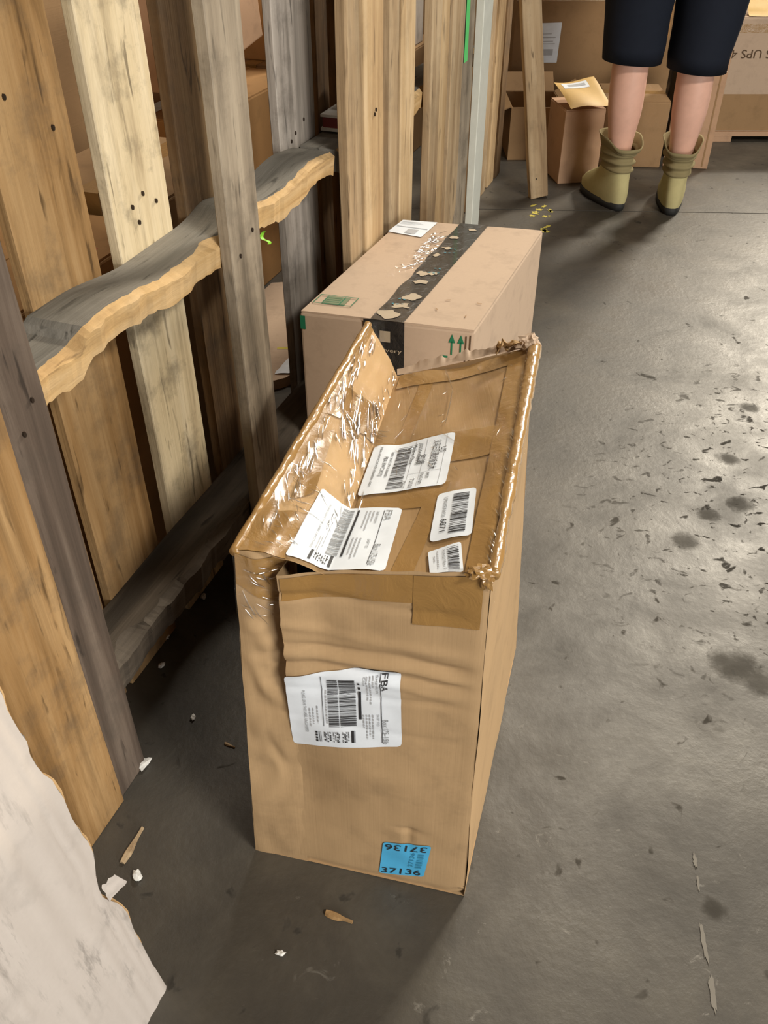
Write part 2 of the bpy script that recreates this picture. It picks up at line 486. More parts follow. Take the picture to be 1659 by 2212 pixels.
class Label:
    """paper laid on a surface; (x right, y up) in label metres map bilinearly to four surface corners"""
    def __init__(self, parent, surf, corners, w, h, off=0.0012, n=28):
        self.p, self.w, self.h, self.off, self.n = parent, w, h, off, n
        tl, tr, br, bl = corners; self.g = []
        for j in range(n + 1):
            v = 1 - j / n; row = []
            for i in range(n + 1):
                u = i / n
                s_ = lerp(lerp(tl[0], tr[0], u), lerp(bl[0], br[0], u), v)
                t_ = lerp(lerp(tl[1], tr[1], u), lerp(bl[1], br[1], u), v)
                row.append((Vector(surf(s_, t_, 0.0)), (Vector(surf(s_, t_, 0.01)) - Vector(surf(s_, t_, 0.0))).normalized()))
            self.g.append(row)

    def pt(self, x, y, off):
        n = self.n; u = max(0, min(n - 1e-6, x / self.w * n)); v = max(0, min(n - 1e-6, y / self.h * n))
        i, j = int(u), int(v); fu, fv = u - i, v - j; g = self.g
        P = g[j][i][0].lerp(g[j][i + 1][0], fu).lerp(g[j + 1][i][0].lerp(g[j + 1][i + 1][0], fu), fv)
        return P + g[j][i][1] * off

    def paper(self, mat, name='paper_label', nu=0, nv=0, r=0.06):
        b = MB(); w, h = self.w, self.h
        rr = r * min(w, h)
        def fn(u, v):
            x, y = u * w, v * h
            for cx, cy in ((0, 0), (w, 0), (0, h), (w, h)):
                ix, iy = (rr if cx == 0 else w - rr), (rr if cy == 0 else h - rr)
                if abs(x - cx) < rr and abs(y - cy) < rr:
                    dx, dy = (x - ix), (y - iy); m = max(abs(dx), abs(dy)); l = math.hypot(dx, dy)
                    if l > 0: x, y = ix + dx * m / l, iy + dy * m / l
            return self.pt(x, y, self.off)
        b.grid(fn, self.n, self.n)
        self.o = b.build(name, mat, self.p, True)
        return self.o

    def prints(self, name, mat, rects=(), texts=(), lift=0.0008):
        o2 = self.off + lift
        joined = name in ('barcode', 'code_block', 'small_print')
        b = MB()
        for (x0, y0, x1, y1) in rects:
            kx = max(1, int((x1 - x0) / 0.006)); ky = max(1, int((y1 - y0) / 0.006))
            b.grid(lambda u, v: self.pt(lerp(x0, x1, u), lerp(y0, y1, v), o2), kx, ky)
            if not joined: b.build(name, mat, self.o); b = MB()
        if joined: tag(b.build(name, mat, self.o), kind='stuff')
        for (s, x, y, hgt, rot, wid) in texts:
            vs, fs, w = text_geo(s)
            if not vs: continue
            b = MB(); k = hgt / 0.7; kx = k if wid is None else wid / w
            ca, sa = math.cos(rot), math.sin(rot)
            for q in vs:
                X, Y = q.x * kx, q.y * k
                b.v.append(Vector(self.pt(x + X * ca - Y * sa, y + X * sa + Y * ca, o2)))
            for f in fs: b.f.append(f); b.m.append(0)
            tag(b.build(name, mat, self.o), kind='stuff')


def dashes(x, y, ln, w=.0016, seed=0):
    """a line of print too small to read, running downward from (x, y)"""
    r_ = random.Random(int(x * 9e4) + seed); out = []; p = y
    while p > y - ln:
        k = r_.uniform(.0016, .0048); out.append((x, max(p - k, y - ln), x + w, p)); p -= k + .0011
    return out


def bars(x0, x1, y0, y1, n, seed, vertical_stack=True, fill=0.55):
    """barcode bars: stacked along y (bars run in x) or along x"""
    r_ = random.Random(seed); out = []
    a, e = (y0, y1) if vertical_stack else (x0, x1)
    ws = [r_.choice((1, 1, 2, 3)) for _ in range(2 * n)]
    tot = sum(ws); p = a
    for i, w in enumerate(ws):
        d = (e - a) * w / tot
        if i % 2 == 0:
            out.append((x0, p, x1, p + d) if vertical_stack else (p, y0, p + d, y1))
        p += d
    return out

# ------------------------------------------------------------------ crushed carton in front
BR = Vector((0.1130, 0.6360, 0)); BLc = Vector((-0.1900, 0.7080, 0)); BBk = Vector((0.2420, 1.1090, 0)); BLb = Vector((-0.0610, 1.1810, 0))
EV = (BR - BLc).normalized(); NF = Vector((EV.y, -EV.x, 0))            # along the front, out of the front
A0 = Vector((-0.1582, 0.7008, 0.5905)); V0 = Vector((-0.0596, 0.6773, 0.5771)); R0 = Vector((0.1058, 0.6378, 0.6165))
A1 = Vector((-0.0232, 1.1718, 0.6172)); V1 = Vector((0.0198, 1.1616, 0.5373)); R1 = Vector((0.2104, 1.1161, 0.6093))
CR = -0.231                                                            # crease position along the front


def top1(s, t, off=0.0):
    """crushed top: s -1 left ridge, 0 valley, 1 right ridge; t 0 front .. 1 back"""
    V = V0.lerp(V1, t)
    V = V + Vector((0, 0, -0.004 * math.sin(t * math.pi)))
    Q = A0.lerp(A1, t) if s < 0 else R0.lerp(R1, t)
    P = V.lerp(Q, abs(s))
    a = abs(s)
    edge = min(1, a * 6) * min(1, (1 - min(a, 1)) * 6 + .15)
    d = 0.004 * nz(s * 2 + 5, t * 3, 1.3, 1.6) + 0.0022 * nz(s * 6, t * 9, 4)
    if s < 0:
        d += 0.006 * math.sin(a * math.pi) + 0.0016 * math.sin(t * 46 + 3 * a) * sm(.35, .0, t)
    else:
        d -= 0.006 * math.sin(a * math.pi) * (0.6 + 0.4 * t)
    nrm = Vector((0.25, 0, 0.97)) if s < 0 else Vector((-0.25, 0, 0.97))
    return P + nrm * (d * edge + off)


def aL(z): return lerp(-0.3110, -0.2790, min(1, z / 0.59)) + 0.002 * nz(z * 14, 2, 2)
def aR(z): return lerp(0.0, -0.008, min(1, z / 0.61))


def front_disp(a, z):
    d = 0.0025 * nz(a * 9, z * 7, 2.0) + 0.0012 * nz(a * 30, z * 26, 5)
    k = sm(-0.005, -0.05, a)
    for z0, amp, w, sl in ((.545, -.0032, .005, .02), (.492, .0030, .007, -.03), (.468, -.0046, .006, .02), (.452, .0036, .006, .0),
                           (.438, -.0048, .005, .03), (.421, .0030, .006, .0), (.398, -.0026, .005, .05), (.335, -.0016, .005, .0), (.24, .0015, .02, .03)):
        q = (z - z0 - sl * (a + .12) - .006 * nz(a * 14, z0 * 60, 3)) / w
        d += amp * math.exp(-q * q) * k * (0.55 + 0.9 * max(0, nz(a * 12, z0 * 40, 9) + .35))
    # dent above the sticker
    q = ((a + .085) / .018) ** 2 + ((z - .135) / .006) ** 2
    d -= .004 * math.exp(-q)
    q = ((a + .082) / .006) ** 2 + ((z - .12) / .022) ** 2
    d -= .003 * math.exp(-q)
    # soft hollow on the lower left
    q = ((a + .235) / .05) ** 2 + ((z - .20) / .10) ** 2
    d -= .012 * math.exp(-q)
    return d


def front1(a, z, off=0.0):
    """main front panel; a metres along from the right edge (negative), z height"""
    prd = 0.007 * sm(CR + .05, CR, a) * sm(.33, .45, z)
    return BR + EV * a + NF * (front_disp(a, z) + prd + off) + Vector((0, 0, z))


def strip1(p, z, off=0.0):
    """bent left strip of the front: p 0 outer edge .. 1 tucked under the crease"""
    a = lerp(aL(z), CR + 0.012 * sm(.3, .45, z), p)
    d = lerp(0, front_disp(CR, z), p) - 0.024 * sm(.30, .50, z) * sm(.3, 1, p)
    q = z + 0.30 * p * 0.09 / 0.09 * 0.22
    d += 0.0024 * math.sin(q * 80 + 5 * nz(p * 2, z * 9, 6)) * (.5 + nz(z * 12, p, 2)) * sm(.12, .3, z) * sm(.62, .45, z) * math.sin(p * math.pi) + 0.002 * nz(p * 3, z * 16, 3)
    return BR + EV * a + NF * (d + off) + Vector((0, 0, z))


def ztop(a):
    return lerp(.572, .6165, (a - CR) / (-.008 - CR)) + .003 * nz(a * 30, 0, 7)


box1 = empty('crushed_cardboard_box', ((BR + BLb) / 2))
tag(box1, 'tall crushed tan cardboard box with a caved-in taped top, in front', 'box')
box1_inv = -Vector(box1.location)


def b1(mb, name, mat, smooth=True, parent=None):
    """build world-space geometry as a part of the front carton"""
    mb.v = [v + box1_inv for v in mb.v]
    return mb.build(name, mat, parent or box1, smooth)


# body
b = MB()
def fmain(p, q):
    a0 = lerp(CR, 0, p); z = q * ztop(a0); a = lerp(lerp(-.240, CR, sm(0, .4, z)), aR(z), p)
    P = front1(a, z)
    cr = sm(.97, 1.0, p) * 0.001 + sm(.03, 0, q) * .003
    P = P - NF * cr
    if p > .9 and q < .03: P.z += .012 * (p - .9) / .1
    return P
b.grid(fmain, 56, 130)
# folded return edge of the crease
def fret(p, q):
    z = lerp(.30, ztop(CR), q); return front1(lerp(lerp(-.240, CR, sm(0, .4, z)), CR + .004, p), z) - NF * (.03 * p * sm(.30, .42, z))
b.grid(fret, 3, 30, flip=True)
front_o = b1(b, 'front_panel', M['card_tan'])
b = MB()
b.grid(lambda p, q: strip1(p, q * lerp(.5905, .581, p)), 26, 120)
b.grid(lambda p, v: strip1(p, lerp(.5905, .581, p)).lerp(top1(-1 + .52 * p, 0.0), v) + Vector((0, 0, .002 * math.sin(v * 3.14))), 26, 4)
b1(b, 'bent_corner_panel', M['card_tan'])
# right side with a thick upper rim
def fright(p, q, off=0.0):
    lo = BR.lerp(BBk, p); hi = R0.lerp(R1, p)
    P = lo.lerp(hi, q)
    d = 0.003 * nz(p * 4, q * 4, 11) + .006 * math.sin(p * math.pi) * q
    nr = Vector((NF.y * -1, NF.x, 0))
    return P + Vector((0.97, -0.26, 0)) * (d + off)
b = MB(); b.grid(fright, 40, 40); b1(b, 'side_panel', M['card_tan'])
def fleft(p, q):
    lo = BLc.lerp(BLb, p); hi = A0.lerp(A1, p); P = lo.lerp(hi, q)
    return P + Vector((-0.97, 0.26, 0)) * (.003 * nz(p * 4, q * 5, 21))
b = MB(); b.grid(fleft, 30, 30, flip=True); b1(b, 'side_panel', M['card_tan'])
b = MB()
b.poly([BLb, BBk, R1, V1, A1]); b1(b, 'back_panel', M['card_tan'], False)
b = MB(); b.quad(BLc + Vector((0, 0, .002)), BR + Vector((0, 0, .002)), BBk + Vector((0, 0, .002)), BLb + Vector((0, 0, .002)))
b1(b, 'bottom_panel', M['card_tan'], False)
# the two caved-in top flaps
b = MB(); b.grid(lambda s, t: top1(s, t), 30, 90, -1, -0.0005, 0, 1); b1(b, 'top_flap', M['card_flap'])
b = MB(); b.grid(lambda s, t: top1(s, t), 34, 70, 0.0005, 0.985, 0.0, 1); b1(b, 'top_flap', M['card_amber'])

# film-wrapped raised rims along the ridges
def rim(P0, P1, ax, width, hgt, name, mat, seed, taper=0.0):
    b = MB(); rings = []
    for i in range(141):
        t = i / 140; c = P0.lerp(P1, t); w = width * (1 + .35 * nz(t * 9, seed, 0) + .15 * nz(t * 31, seed, 2)) * (1 - taper * (1 - t)); h = hgt * (1 + .4 * nz(t * 12, seed, 3) + .22 * nz(t * 37, seed, 6))
        c = c + Vector((0, 0, .002 * nz(t * 7, seed, 8)))
        rings.append([c + ax * (w * math.cos(k / 8 * 2 * math.pi)) + Vector((0, 0, h * math.sin(k / 8 * 2 * math.pi))) for k in range(8)])
    b.loft(rings)
    return b1(b, name, mat)
rim(R0 + Vector((.002, 0, -.002)), R1 + Vector((.002, 0, .0)), EV, .010, .008, 'wrapped_rim', M['tape_amber'], 1, .35)
rim(A0 + Vector((.0, 0, -.002)), A1 + Vector((.0, 0, -.001)), EV, .006, .006, 'wrapped_rim', M['tape_amber'], 5)

# tape bands
def tape1(surf, cs, nu, nv, mat='tape_amber', off=0.0012, name='tape_band'):
    b = MB(); tl, tr, br, bl = cs
    def fn(u, v):
        s = lerp(lerp(tl[0], tr[0], u), lerp(bl[0], br[0], u), v); t = lerp(lerp(tl[1], tr[1], u), lerp(bl[1], br[1], u), v)
        return surf(s, t, off)
    b.grid(fn, nu, nv, flip=True)
    return b1(b, name, M[mat])
T = top1
tape1(T, ((-1.0, 1), (-.84, 1), (-.80, 0), (-1.0, 0)), 4, 40)
tape1(T, ((-.98, .68), (-.03, .73), (-.03, .58), (-.98, .54)), 20, 8, off=.0016)
tape1(T, ((-.85, .46), (-.62, .50), (-.48, .24), (-.72, .20)), 8, 14)
tape1(T, ((-.98, .14), (-.45, .16), (-.45, .0), (-.98, .0)), 14, 10, off=.0018)
tape1(T, ((.03, .58), (.98, .60), (.98, .46), (.03, .44)), 20, 8)
tape1(T, ((.84, 1), (.98, 1), (.98, 0), (.84, 0)), 5, 40, off=.0017)
tape1(T, ((.22, .99), (.32, .99), (.22, .44), (.12, .44)), 5, 30, off=.0008)
tape1(T, ((.50, .36), (.62, .36), (.52, .0), (.38, .0)), 6, 24, off=.0009)
tape1(T, ((.03, .34), (.55, .34), (.55, .26), (.03, .25)), 12, 5, off=.0008)
tape1(T, ((.03, .99), (.98, .99), (.98, .92), (.03, .90)), 20, 5, off=.0016)
F = front1
tape1(F, ((-.085, .598), (-.014, .611), (-.014, .538), (-.085, .530)), 12, 10, off=.0013)
tape1(F, ((-.228, .568), (-.085, .598), (-.085, .560), (-.228, .535)), 18, 8, off=.0008)
tape1(lambda s, t, o: strip1(s, t, o), ((.02, .588), (.95, .578), (.95, .502), (.02, .545)), 12, 12, off=.0013)
# clear film over the flap, the top and the corner
tape1(T, ((-1.0, 1), (-.02, 1), (-.02, 0), (-1.0, 0)), 30, 60, 'film', .0035, 'clear_film')
tape1(T, ((-.70, .74), (-.03, .78), (-.03, .46), (-.78, .48)), 30, 20, 'film_strong', .0045, 'wrinkled_film')
tape1(T, ((.05, 1), (.98, 1), (.98, .3), (.05, .28)), 24, 40, 'film', .0040, 'clear_film')
tape1(lambda s, t, o: strip1(s, t, o), ((.0, .588), (.98, .578), (.98, .50), (.0, .50)), 12, 12, 'film_strong', .0035, 'wrinkled_film')
tape1(lambda s, t, o: fright(s, t, o), ((.0, .99), (1, .99), (1, .80), (.0, .86)), 30, 8, 'film', .002, 'clear_film')

def folds(surf, segs, name='film_fold', off=.004, wid=.0011):
    b = MB()
    for (s0, t0, s1, t1, w) in segs:
        n_ = 6; base = len(b.v)
        P = [surf(lerp(s0, s1, i / n_), lerp(t0, t1, i / n_), off) for i in range(n_ + 1)]
        U = [(surf(lerp(s0, s1, i / n_), lerp(t0, t1, i / n_), off + .01) - P[i]).normalized() for i in range(n_ + 1)]
        for i in range(n_ + 1):
            d = (P[min(n_, i + 1)] - P[max(0, i - 1)]).normalized(); sd_ = d.cross(U[i]).normalized()
            k = w * math.sin(math.pi * (i + .35) / (n_ + .7))
            for a_ in range(5):
                th = math.pi * a_ / 4
                b.v.append(P[i] + sd_ * (k * math.cos(th)) + U[i] * (k * .8 * math.sin(th)))
        for i in range(n_):
            for a_ in range(4):
                q = base + i * 5 + a_; b.f.append((q, q + 1, q + 6, q + 5)); b.m.append(0)
    return b
fr = random.Random(5); segs = []
for i in range(70):      # short folds along the left ridge
    t = .12 + .86 * fr.random(); x = -.93 + .22 * fr.random(); l = .03 + .10 * fr.random()
    segs.append((x, t, x + l, t - .03 - .04 * fr.random(), .0007 + .0012 * fr.random()))
for i in range(60):      # dense crumple in the middle of the flap
    t = .48 + .26 * fr.random(); x = -.62 + .58 * fr.random(); l = .05 + .16 * fr.random()
    segs.append((x, t, x + l, t - .10 * fr.random(), .0008 + .0014 * fr.random()))
for i in range(45):      # along the valley
    t = .15 + .84 * fr.random(); x = -.22 + .16 * fr.random()
    segs.append((x, t, x + .14 * fr.random(), t - .02 - .03 * fr.random(), .0006 + .0011 * fr.random()))
for i in range(30):      # lower flap
    t = .02 + .34 * fr.random(); x = -.95 + .45 * fr.random(); l = .08 + .2 * fr.random()
    segs.append((x, t, x + l, t - .05 * fr.random(), .0005 + .0008 * fr.random()))
segs += [(.37, .985, .47, .84, .0013), (.47, .84, .49, .62, .0012), (.06, .335, .07, .24, .0014), (.12, .90, .16, .84, .0011), (.10, .99, .17, .95, .001), (.62, .52, .45, .60, .0008)]
for i in range(16):
    x = .1 + .8 * fr.random(); t = .3 + .68 * fr.random(); segs.append((x, t, x + .05 - .1 * fr.random(), t - .05 * fr.random(), .0005 + .0005 * fr.random()))
for i in range(26):      # right rim
    t = fr.random(); segs.append((.955, t, .99, t - .03, .0010))
tag(b1(folds(top1, segs), 'film_fold', M['film_ridge']), kind='stuff')
fs = []
for i in range(26):
    z = .50 + .08 * fr.random(); x = .05 + .7 * fr.random(); fs.append((x, z, x + .1 + .2 * fr.random(), z - .03 * fr.random(), .0005 + .0009 * fr.random()))
tag(b1(folds(strip1, fs, off=.0035), 'film_fold', M['film_ridge']), kind='stuff')
# crumpled film at the right front corner, torn bits on the back edge
def crumple(name, c, rx, ry, rz, mat, seed, k=3):
    bm = bmesh.new(); bmesh.ops.create_icosphere(bm, subdivisions=k, radius=1)
    for v in bm.verts:
        n_ = 1 + .55 * nz(v.co.x + seed, v.co.y, v.co.z, 2.2) + .25 * nz(v.co.x, v.co.y + seed, v.co.z, 6)
        v.co = Vector((v.co.x * rx, v.co.y * ry, v.co.z * rz)) * n_ + Vector(c) + box1_inv
    me = bpy.data.meshes.new(name); bm.to_mesh(me); bm.free()
    return link(name, me, mat, box1)
crumple('crumpled_tape', R0 + Vector((-.012, .002, .000)), .013, .008, .006, M['tape_amber'], 3)
crumple('crumpled_tape', R0 + Vector((-.004, .000, -.010)), .007, .005, .012, M['tape_amber'], 6)
# ragged back edge of the top
b = MB()
def ragged(p, q):
    P = V1.lerp(R1, p); h = (.004 + .007 * nz(p * 11, 3, 1) + .005 * nz(p * 31, 1, 5)) * q * sm(.0, .2, p)
    return P + Vector((0, .003 + .018 * q + .008 * nz(p * 8, q, 2), max(h, -.006)))
b.grid(ragged, 60, 5); b1(b, 'torn_back_edge', M['card_pale'])
b = MB()
b.grid(lambda p, q: V1.lerp(R1, .74 + .17 * p) + Vector((0.01 * nz(p * 4, q * 3, 1), .010 - .02 * q + .015 * nz(p * 3, q * 4, 6), .004 + .018 * q * (1 - .5 * abs(p - .4)) + .01 * nz(p * 5, q * 5, 9))), 14, 10)
b1(b, 'torn_scrap', M['card_flap'])
crumple('torn_corner', R1 + Vector((-.006, .006, .004)), .016, .014, .012, M['card_pale'], 9)

# labels on the crushed carton ------------------------------------------------
def TL(s, t, off): return top1(s, t, off) + box1_inv
def FL_(a, z, off): return front1(a, z, off) + box1_inv
Q = -math.pi / 2
# shipping label with Chinese text (label metres: x right, y up as seen; text runs downward)
L = Label(box1, TL, ((.02, .562), (.578, .585), (.592, .341), (.02, .312)), .115, .115, .0030)
L.paper(M['paper'], 'shipping_label'); L.o['label'] = 'white shipping label with Chinese lettering'
L.prints('barcode', M['ink'], bars(.036, .056, .008, .107, 34, 5))
L.prints('printed_text', M['ink'], [], [('US', .099, .085, .0075, Q, None), ('义乌三区最合板方木', .087, .104, .0090, Q, .066), ('包装', .070, .078, .0085, Q, None),
    ('JD25044069996', .066, .106, .0050, Q, .050), ('Made in China', .0575, .105, .0056, Q, .046),
    ('M071', .086, .032, .0045, Q, None), ('17015-7871', .078, .034, .0045, Q, .027), ('T5/121', .066, .024, .0056, Q, None), ('Detail', .056, .020, .0042, Q, None),
    ('FBA18WC3PX5U000001', .028, .096, .0035, Q, .060), ('FBA18WC3PX5J', .020, .085, .0052, Q, .046), ('FBA18WC3PX5U000001-001', .011, .108, .0032, Q, .09)])
L.prints('ruled_line', M['ink_soft'], [(.060, .004, .0606, .112), (.076, .004, .0766, .112), (.060, .036, .104, .0366), (.104, .004, .1046, .112)], lift=.0004)
# licence-plate label
L = Label(box1, TL, ((.564, .300), (.803, .315), (.838, .127), (.578, .117)), .055, .085, .0024)
L.paper(M['paper'], 'barcode_label', 14, 14, .12); L.o['label'] = 'white barcode label ending in 6871'
L.prints('barcode', M['ink'], bars(.024, .046, .008, .078, 26, 9))
L.prints('printed_text', M['ink_grey'], [], [('LPNRRNK06', .011, .074, .0055, Q, .036)])
L.prints('printed_text', M['ink'], [], [('6871', .011, .035, .0085, Q, .022)])
L = Label(box1, TL, ((.585, .083), (.782, .105), (.835, .004), (.634, .004)), .048, .052, .0024)
L.paper(M['paper'], 'barcode_label', 12, 12, .08); L.o['label'] = 'small white barcode label cut by the box edge'
L.prints('barcode', M['ink'], bars(.028, .044, .003, .049, 18, 13))
L.prints('printed_text', M['ink_grey'], [], [('X004J3PBA1T', .021, .046, .0040, Q, .042)])
L.prints('small_print', M['ink_soft'], dashes(.013, .046, .038) + dashes(.008, .036, .014))
# creased label running over the valley
L = Label(box1, TL, ((-.42, .262), (.352, .253), (.359, .012), (-.480, .008)), .135, .105, .0034)
L.paper(M['paper'], 'creased_label', 44, 18, .05); L.o['label'] = 'creased white label folded into the caved-in top'
L.prints('barcode', M['ink_grey'], bars(.060, .082, .022, .100, 46, 17))
L.prints('code_block', M['ink'], [(.045 + .0042 * i, .006 + .0022 * j, .045 + .0042 * i + (.0017 if (i * 7 + j * 3) % 4 else .0032), .0078 + .0022 * j) for i in range(6) for j in range(6) if (i * 5 + j * 11) % 7 > 1] + [(.036, .004, .041, .021), (.072, .004, .077, .021)])
L.prints('printed_bar', M['ink'], [(.0855, .020, .088, .100), (.116, .008, .1166, .100), (.050, .03, .0504, .09)])
L.prints('printed_text', M['ink_grey'], [], [('FBA', .118, .100, .0075, Q, None), ('Box 175-15lb', .117, .042, .0065, Q, .036), ('SHIP FROM', .108, .098, .003, Q, None),
    ('SHIP TO', .108, .05, .003, Q, None), ('PLEASE LEAVE THIS LABEL UNCOVERED', .030, .092, .0040, Q, .070)])
L.prints('small_print', M['ink_soft'], sum([dashes(x, y, l) for x, y, l in ((.104, .098, .018), (.100, .098, .034), (.096, .098, .030), (.100, .05, .030), (.096, .05, .034), (.092, .05, .026), (.040, .045, .02), (.044, .045, .024))], []))
# label on the front face
L = Label(box1, FL_, ((-.2345, .413), (-.0975, .453), (-.094, .315), (-.2365, .268)), .150, .104)
L.paper(M['paper'], 'shipping_label', 26, 18, .05); L.o['label'] = 'white shipping label on the upright front face'
bb = []
for (x0, x1) in ((.055, .069), (.0705, .092)): bb += bars(x0, x1, .030, .094, 50, 21)
L.prints('barcode', M['ink'], bb)
L.prints('code_block', M['ink'], [(.047 + .0128 * c + .0026 * i, .008 + .0022 * j, .047 + .0128 * c + .0026 * i + (.0012 if (i * 7 + j * 3 + c) % 3 else .0022), .0097 + .0022 * j) for c in range(3) for i in range(4) for j in range(7) if (i * 5 + j * 11 + c * 3) % 7 > 1]
         + [(.0845, .008, .088, .024), (.035, .008, .038, .011), (.035, .0125, .038, .0155), (.035, .017, .038, .020), (.035, .0215, .038, .024), (.040, .008, .0408, .024), (.0425, .008, .0431, .024), (.089, .008, .0896, .024)])
L.prints('printed_bar', M['ink'], [(.0955, .040, .099, .076), (.0955, .0795, .0985, .083), (.0955, .087, .0985, .090), (.1245, .006, .1254, .098), (.0475, .032, .0482, .100)])
L.prints('printed_text', M['ink'], [], [('FBA', .1265, .097, .0082, Q, None)])
L.prints('printed_text', M['ink_grey'], [], [('Box 175-15lb', .1265, .038, .0070, Q, .034), ('SHIP FROM', .119, .096, .0032, Q, None), ('China', .103, .096, .0032, Q, None),
    ('SHIP TO', .119, .046, .0032, Q, None), ('PLEASE LEAVE THIS LABEL UNCOVERED', .0215, .082, .0042, Q, .060)])
L.prints('small_print', M['ink_soft'], sum([dashes(x, y, l) for x, y, l in ((.115, .096, .014), (.111, .096, .036), (.107, .096, .032), (.113, .046, .034), (.109, .046, .03), (.105, .046, .034), (.101, .046, .02), (.052, .080, .045), (.0395, .060, .024), (.0335, .057, .022), (.029, .057, .026))], []))
# blue sticker (the square code in its middle is left out)
L = Label(box1, FL_, ((-.1176, .094), (-.0504, .111), (-.0589, .031), (-.1231, .015)), .062, .072)
L.paper(M['blue_sticker'], 'blue_sticker', 12, 12, .07); L.o['label'] = 'bright blue sticker numbered 37136'
L.prints('printed_text', M['ink'], [], [('37136', .0575, .0690, .0125, math.pi, .054), ('37136', .003, .0035, .0120, 0, .054)])
L.prints('printed_text', M['blue_soft'], [], [('37136', .044, .022, .006, math.pi / 2, .032)])
L.prints('barcode', M['blue_soft'], bars(.048, .056, .020, .052, 12, 33))

# ------------------------------------------------------------------ pale carton behind
h2 = 0.48
C2 = [Vector((-0.155, 1.500, 0)), Vector((0.160, 1.421, 0)), Vector((0.350, 1.901, 0)), Vector((0.042, 1.966, 0))]
box2 = empty('tan_shipping_box', sum(C2, Vector()) / 4)
tag(box2, 'upright pale tan shipping box sealed with black printed tape', 'box')
inv2 = -Vector(box2.location)
def b2(mb, name, mat, smooth=False, parent=None):
    mb.v = [v + inv2 for v in mb.v]; return mb.build(name, mat, parent or box2, smooth)
def top2(p, q, off=0.0):
    """p 0 left..1 right, q 0 front..1 back"""
    P = C2[0].lerp(C2[1], p).lerp(C2[3].lerp(C2[2], p), q)
    return P + Vector((0, 0, h2 + off + .0015 * nz(p * 3, q * 3, 1)))
def fr2(p, z, off=0.0):
    P = C2[0].lerp(C2[1], p); d = (C2[1] - C2[0]).normalized()
    return P + Vector((d.y, -d.x, 0)) * (off) + Vector((0, 0, z))
def sd2(p, z, off=0.0):
    P = C2[1].lerp(C2[2], p); d = (C2[2] - C2[1]).normalized()
    return P + Vector((d.y, -d.x, 0)) * off + Vector((0, 0, z))
b = MB(); k = .004
b.v = [c + Vector((0, 0, z)) for z in (0, h2 - .004) for c in C2]
b.f = [(0, 3, 2, 1), (4, 5, 6, 7), (0, 1, 5, 4), (1, 2, 6, 5), (2, 3, 7, 6), (3, 0, 4, 7)]; b.m = [0] * 6
o = b2(b, 'carton_body', M['card_pale']); bevel_mesh(o.data, .004, 2)
seam = .51
for (p0, p1) in ((0.004, seam - .004), (seam + .004, .996)):
    b = MB(); b.grid(lambda p, q: top2(p, q, 0.0), 10, 14, p0, p1, .006, .994)
    b.grid(lambda p, q: top2(p, q, -.004), 2, 2, p0, p1, .006, .994, flip=True)
    for (fa, fb) in (((p0, .006), (p1, .006)), ((p1, .006), (p1, .994)), ((p1, .994), (p0, .994)), ((p0, .994), (p0, .006))):
        b.quad(top2(*fa, -.004), top2(*fb, -.004), top2(*fb, 0), top2(*fa, 0))
    b2(b, 'top_flap', M['card_pale'])
# corner fold line on the front right edge
b = MB(); b.grid(lambda p, z: fr2(p, z, .0012), 1, 8, .955, .962, .38, h2 - .012); b.grid(lambda p, z: fr2(p, z, .0012), 1, 8, .978, .985, .36, h2 - .010)
b2(b, 'corner_crease', M['card_dark'])
# black tape: on top and down the front
tb0, tb1_ = .415, .605
b = MB()
b.grid(lambda u, q: top2(lerp(tb0 - .0 * (1 - q) + .02 * nz(q * 9, 1, 1) * (1 - u), tb1_ + .01 * q, u), q, .0016), 8, 40, 0, 1, -.003, 1.0)
tape_o = b2(b, 'black_tape', M['black_tape'], True)
b = MB(); b.grid(lambda u, z: fr2(lerp(.375, .610, u), z, .0018 + .002 * nz(u * 4, z * 22, 3)), 8, 26, 0, 1, .14, h2 + .001)
tape_f = b2(b, 'black_tape', M['black_tape'], True)
def tq(u, q, off): return top2(lerp(tb0, tb1_ + .01 * q, u), q, off) + inv2
def tear(cu, cq, ru, rq, seed, mat='tape_tear', off=.0026):
    r_ = random.Random(seed); b = MB(); pts = []
    for i in range(16):
        a = i / 16 * 2 * math.pi; k = .8 + .75 * nz(math.cos(a) * 1.3 + seed * 3.3, math.sin(a) * 1.3, seed) + .12 * r_.random()
        pts.append(tq(cu + ru * k * math.cos(a), cq + rq * k * math.sin(a), off))
    b.poly(pts); return b.build('torn_patch' if mat == 'tape_tear' else 'blue_print', M[mat], tape_o)
for i, a in enumerate(((.42, .045, .33, .040), (.55, .125, .30, .022), (.62, .20, .28, .035), (.50, .345, .30, .022), (.30, .42, .2, .025), (.62, .43, .16, .018), (.22, .62, .14, .022), (.35, .70, .18, .016), (.25, .83, .16, .02), (.62, .93, .15, .016))):
    tear(*a, 60 + i)
for (cu, cq) in ((.35, .145), (.60, .445), (.52, .66)):
    for j in range(5):
        b = MB(); r0 = .03 + 0 * j
        a0 = -.5 + .25 * j
        b.grid(lambda u, v: tq(cu + .30 * math.sin(a0 + .25 * u), cq + (.020 + .006 * v) * (1 if j % 2 else -1) * math.cos(a0 + .25 * u) + .012, .0030), 4, 2)
        b.build('blue_print', M['tape_blue'], tape_o)
L = Label(tape_f, lambda s, t, off: fr2(s, t, off) + inv2, ((.39, .47), (.62, .47), (.62, .32), (.39, .32)), .075, .15, .004)
class _O: pass
L.o = tape_f
L.prints('white_print', M['tape_tear'], [(.026, .120, .046, .142)], [('delivery', .012, .100, .008, 0, .056)])
L.prints('blue_line', M['tape_blue'], [(.0, .026, .07, .029)])
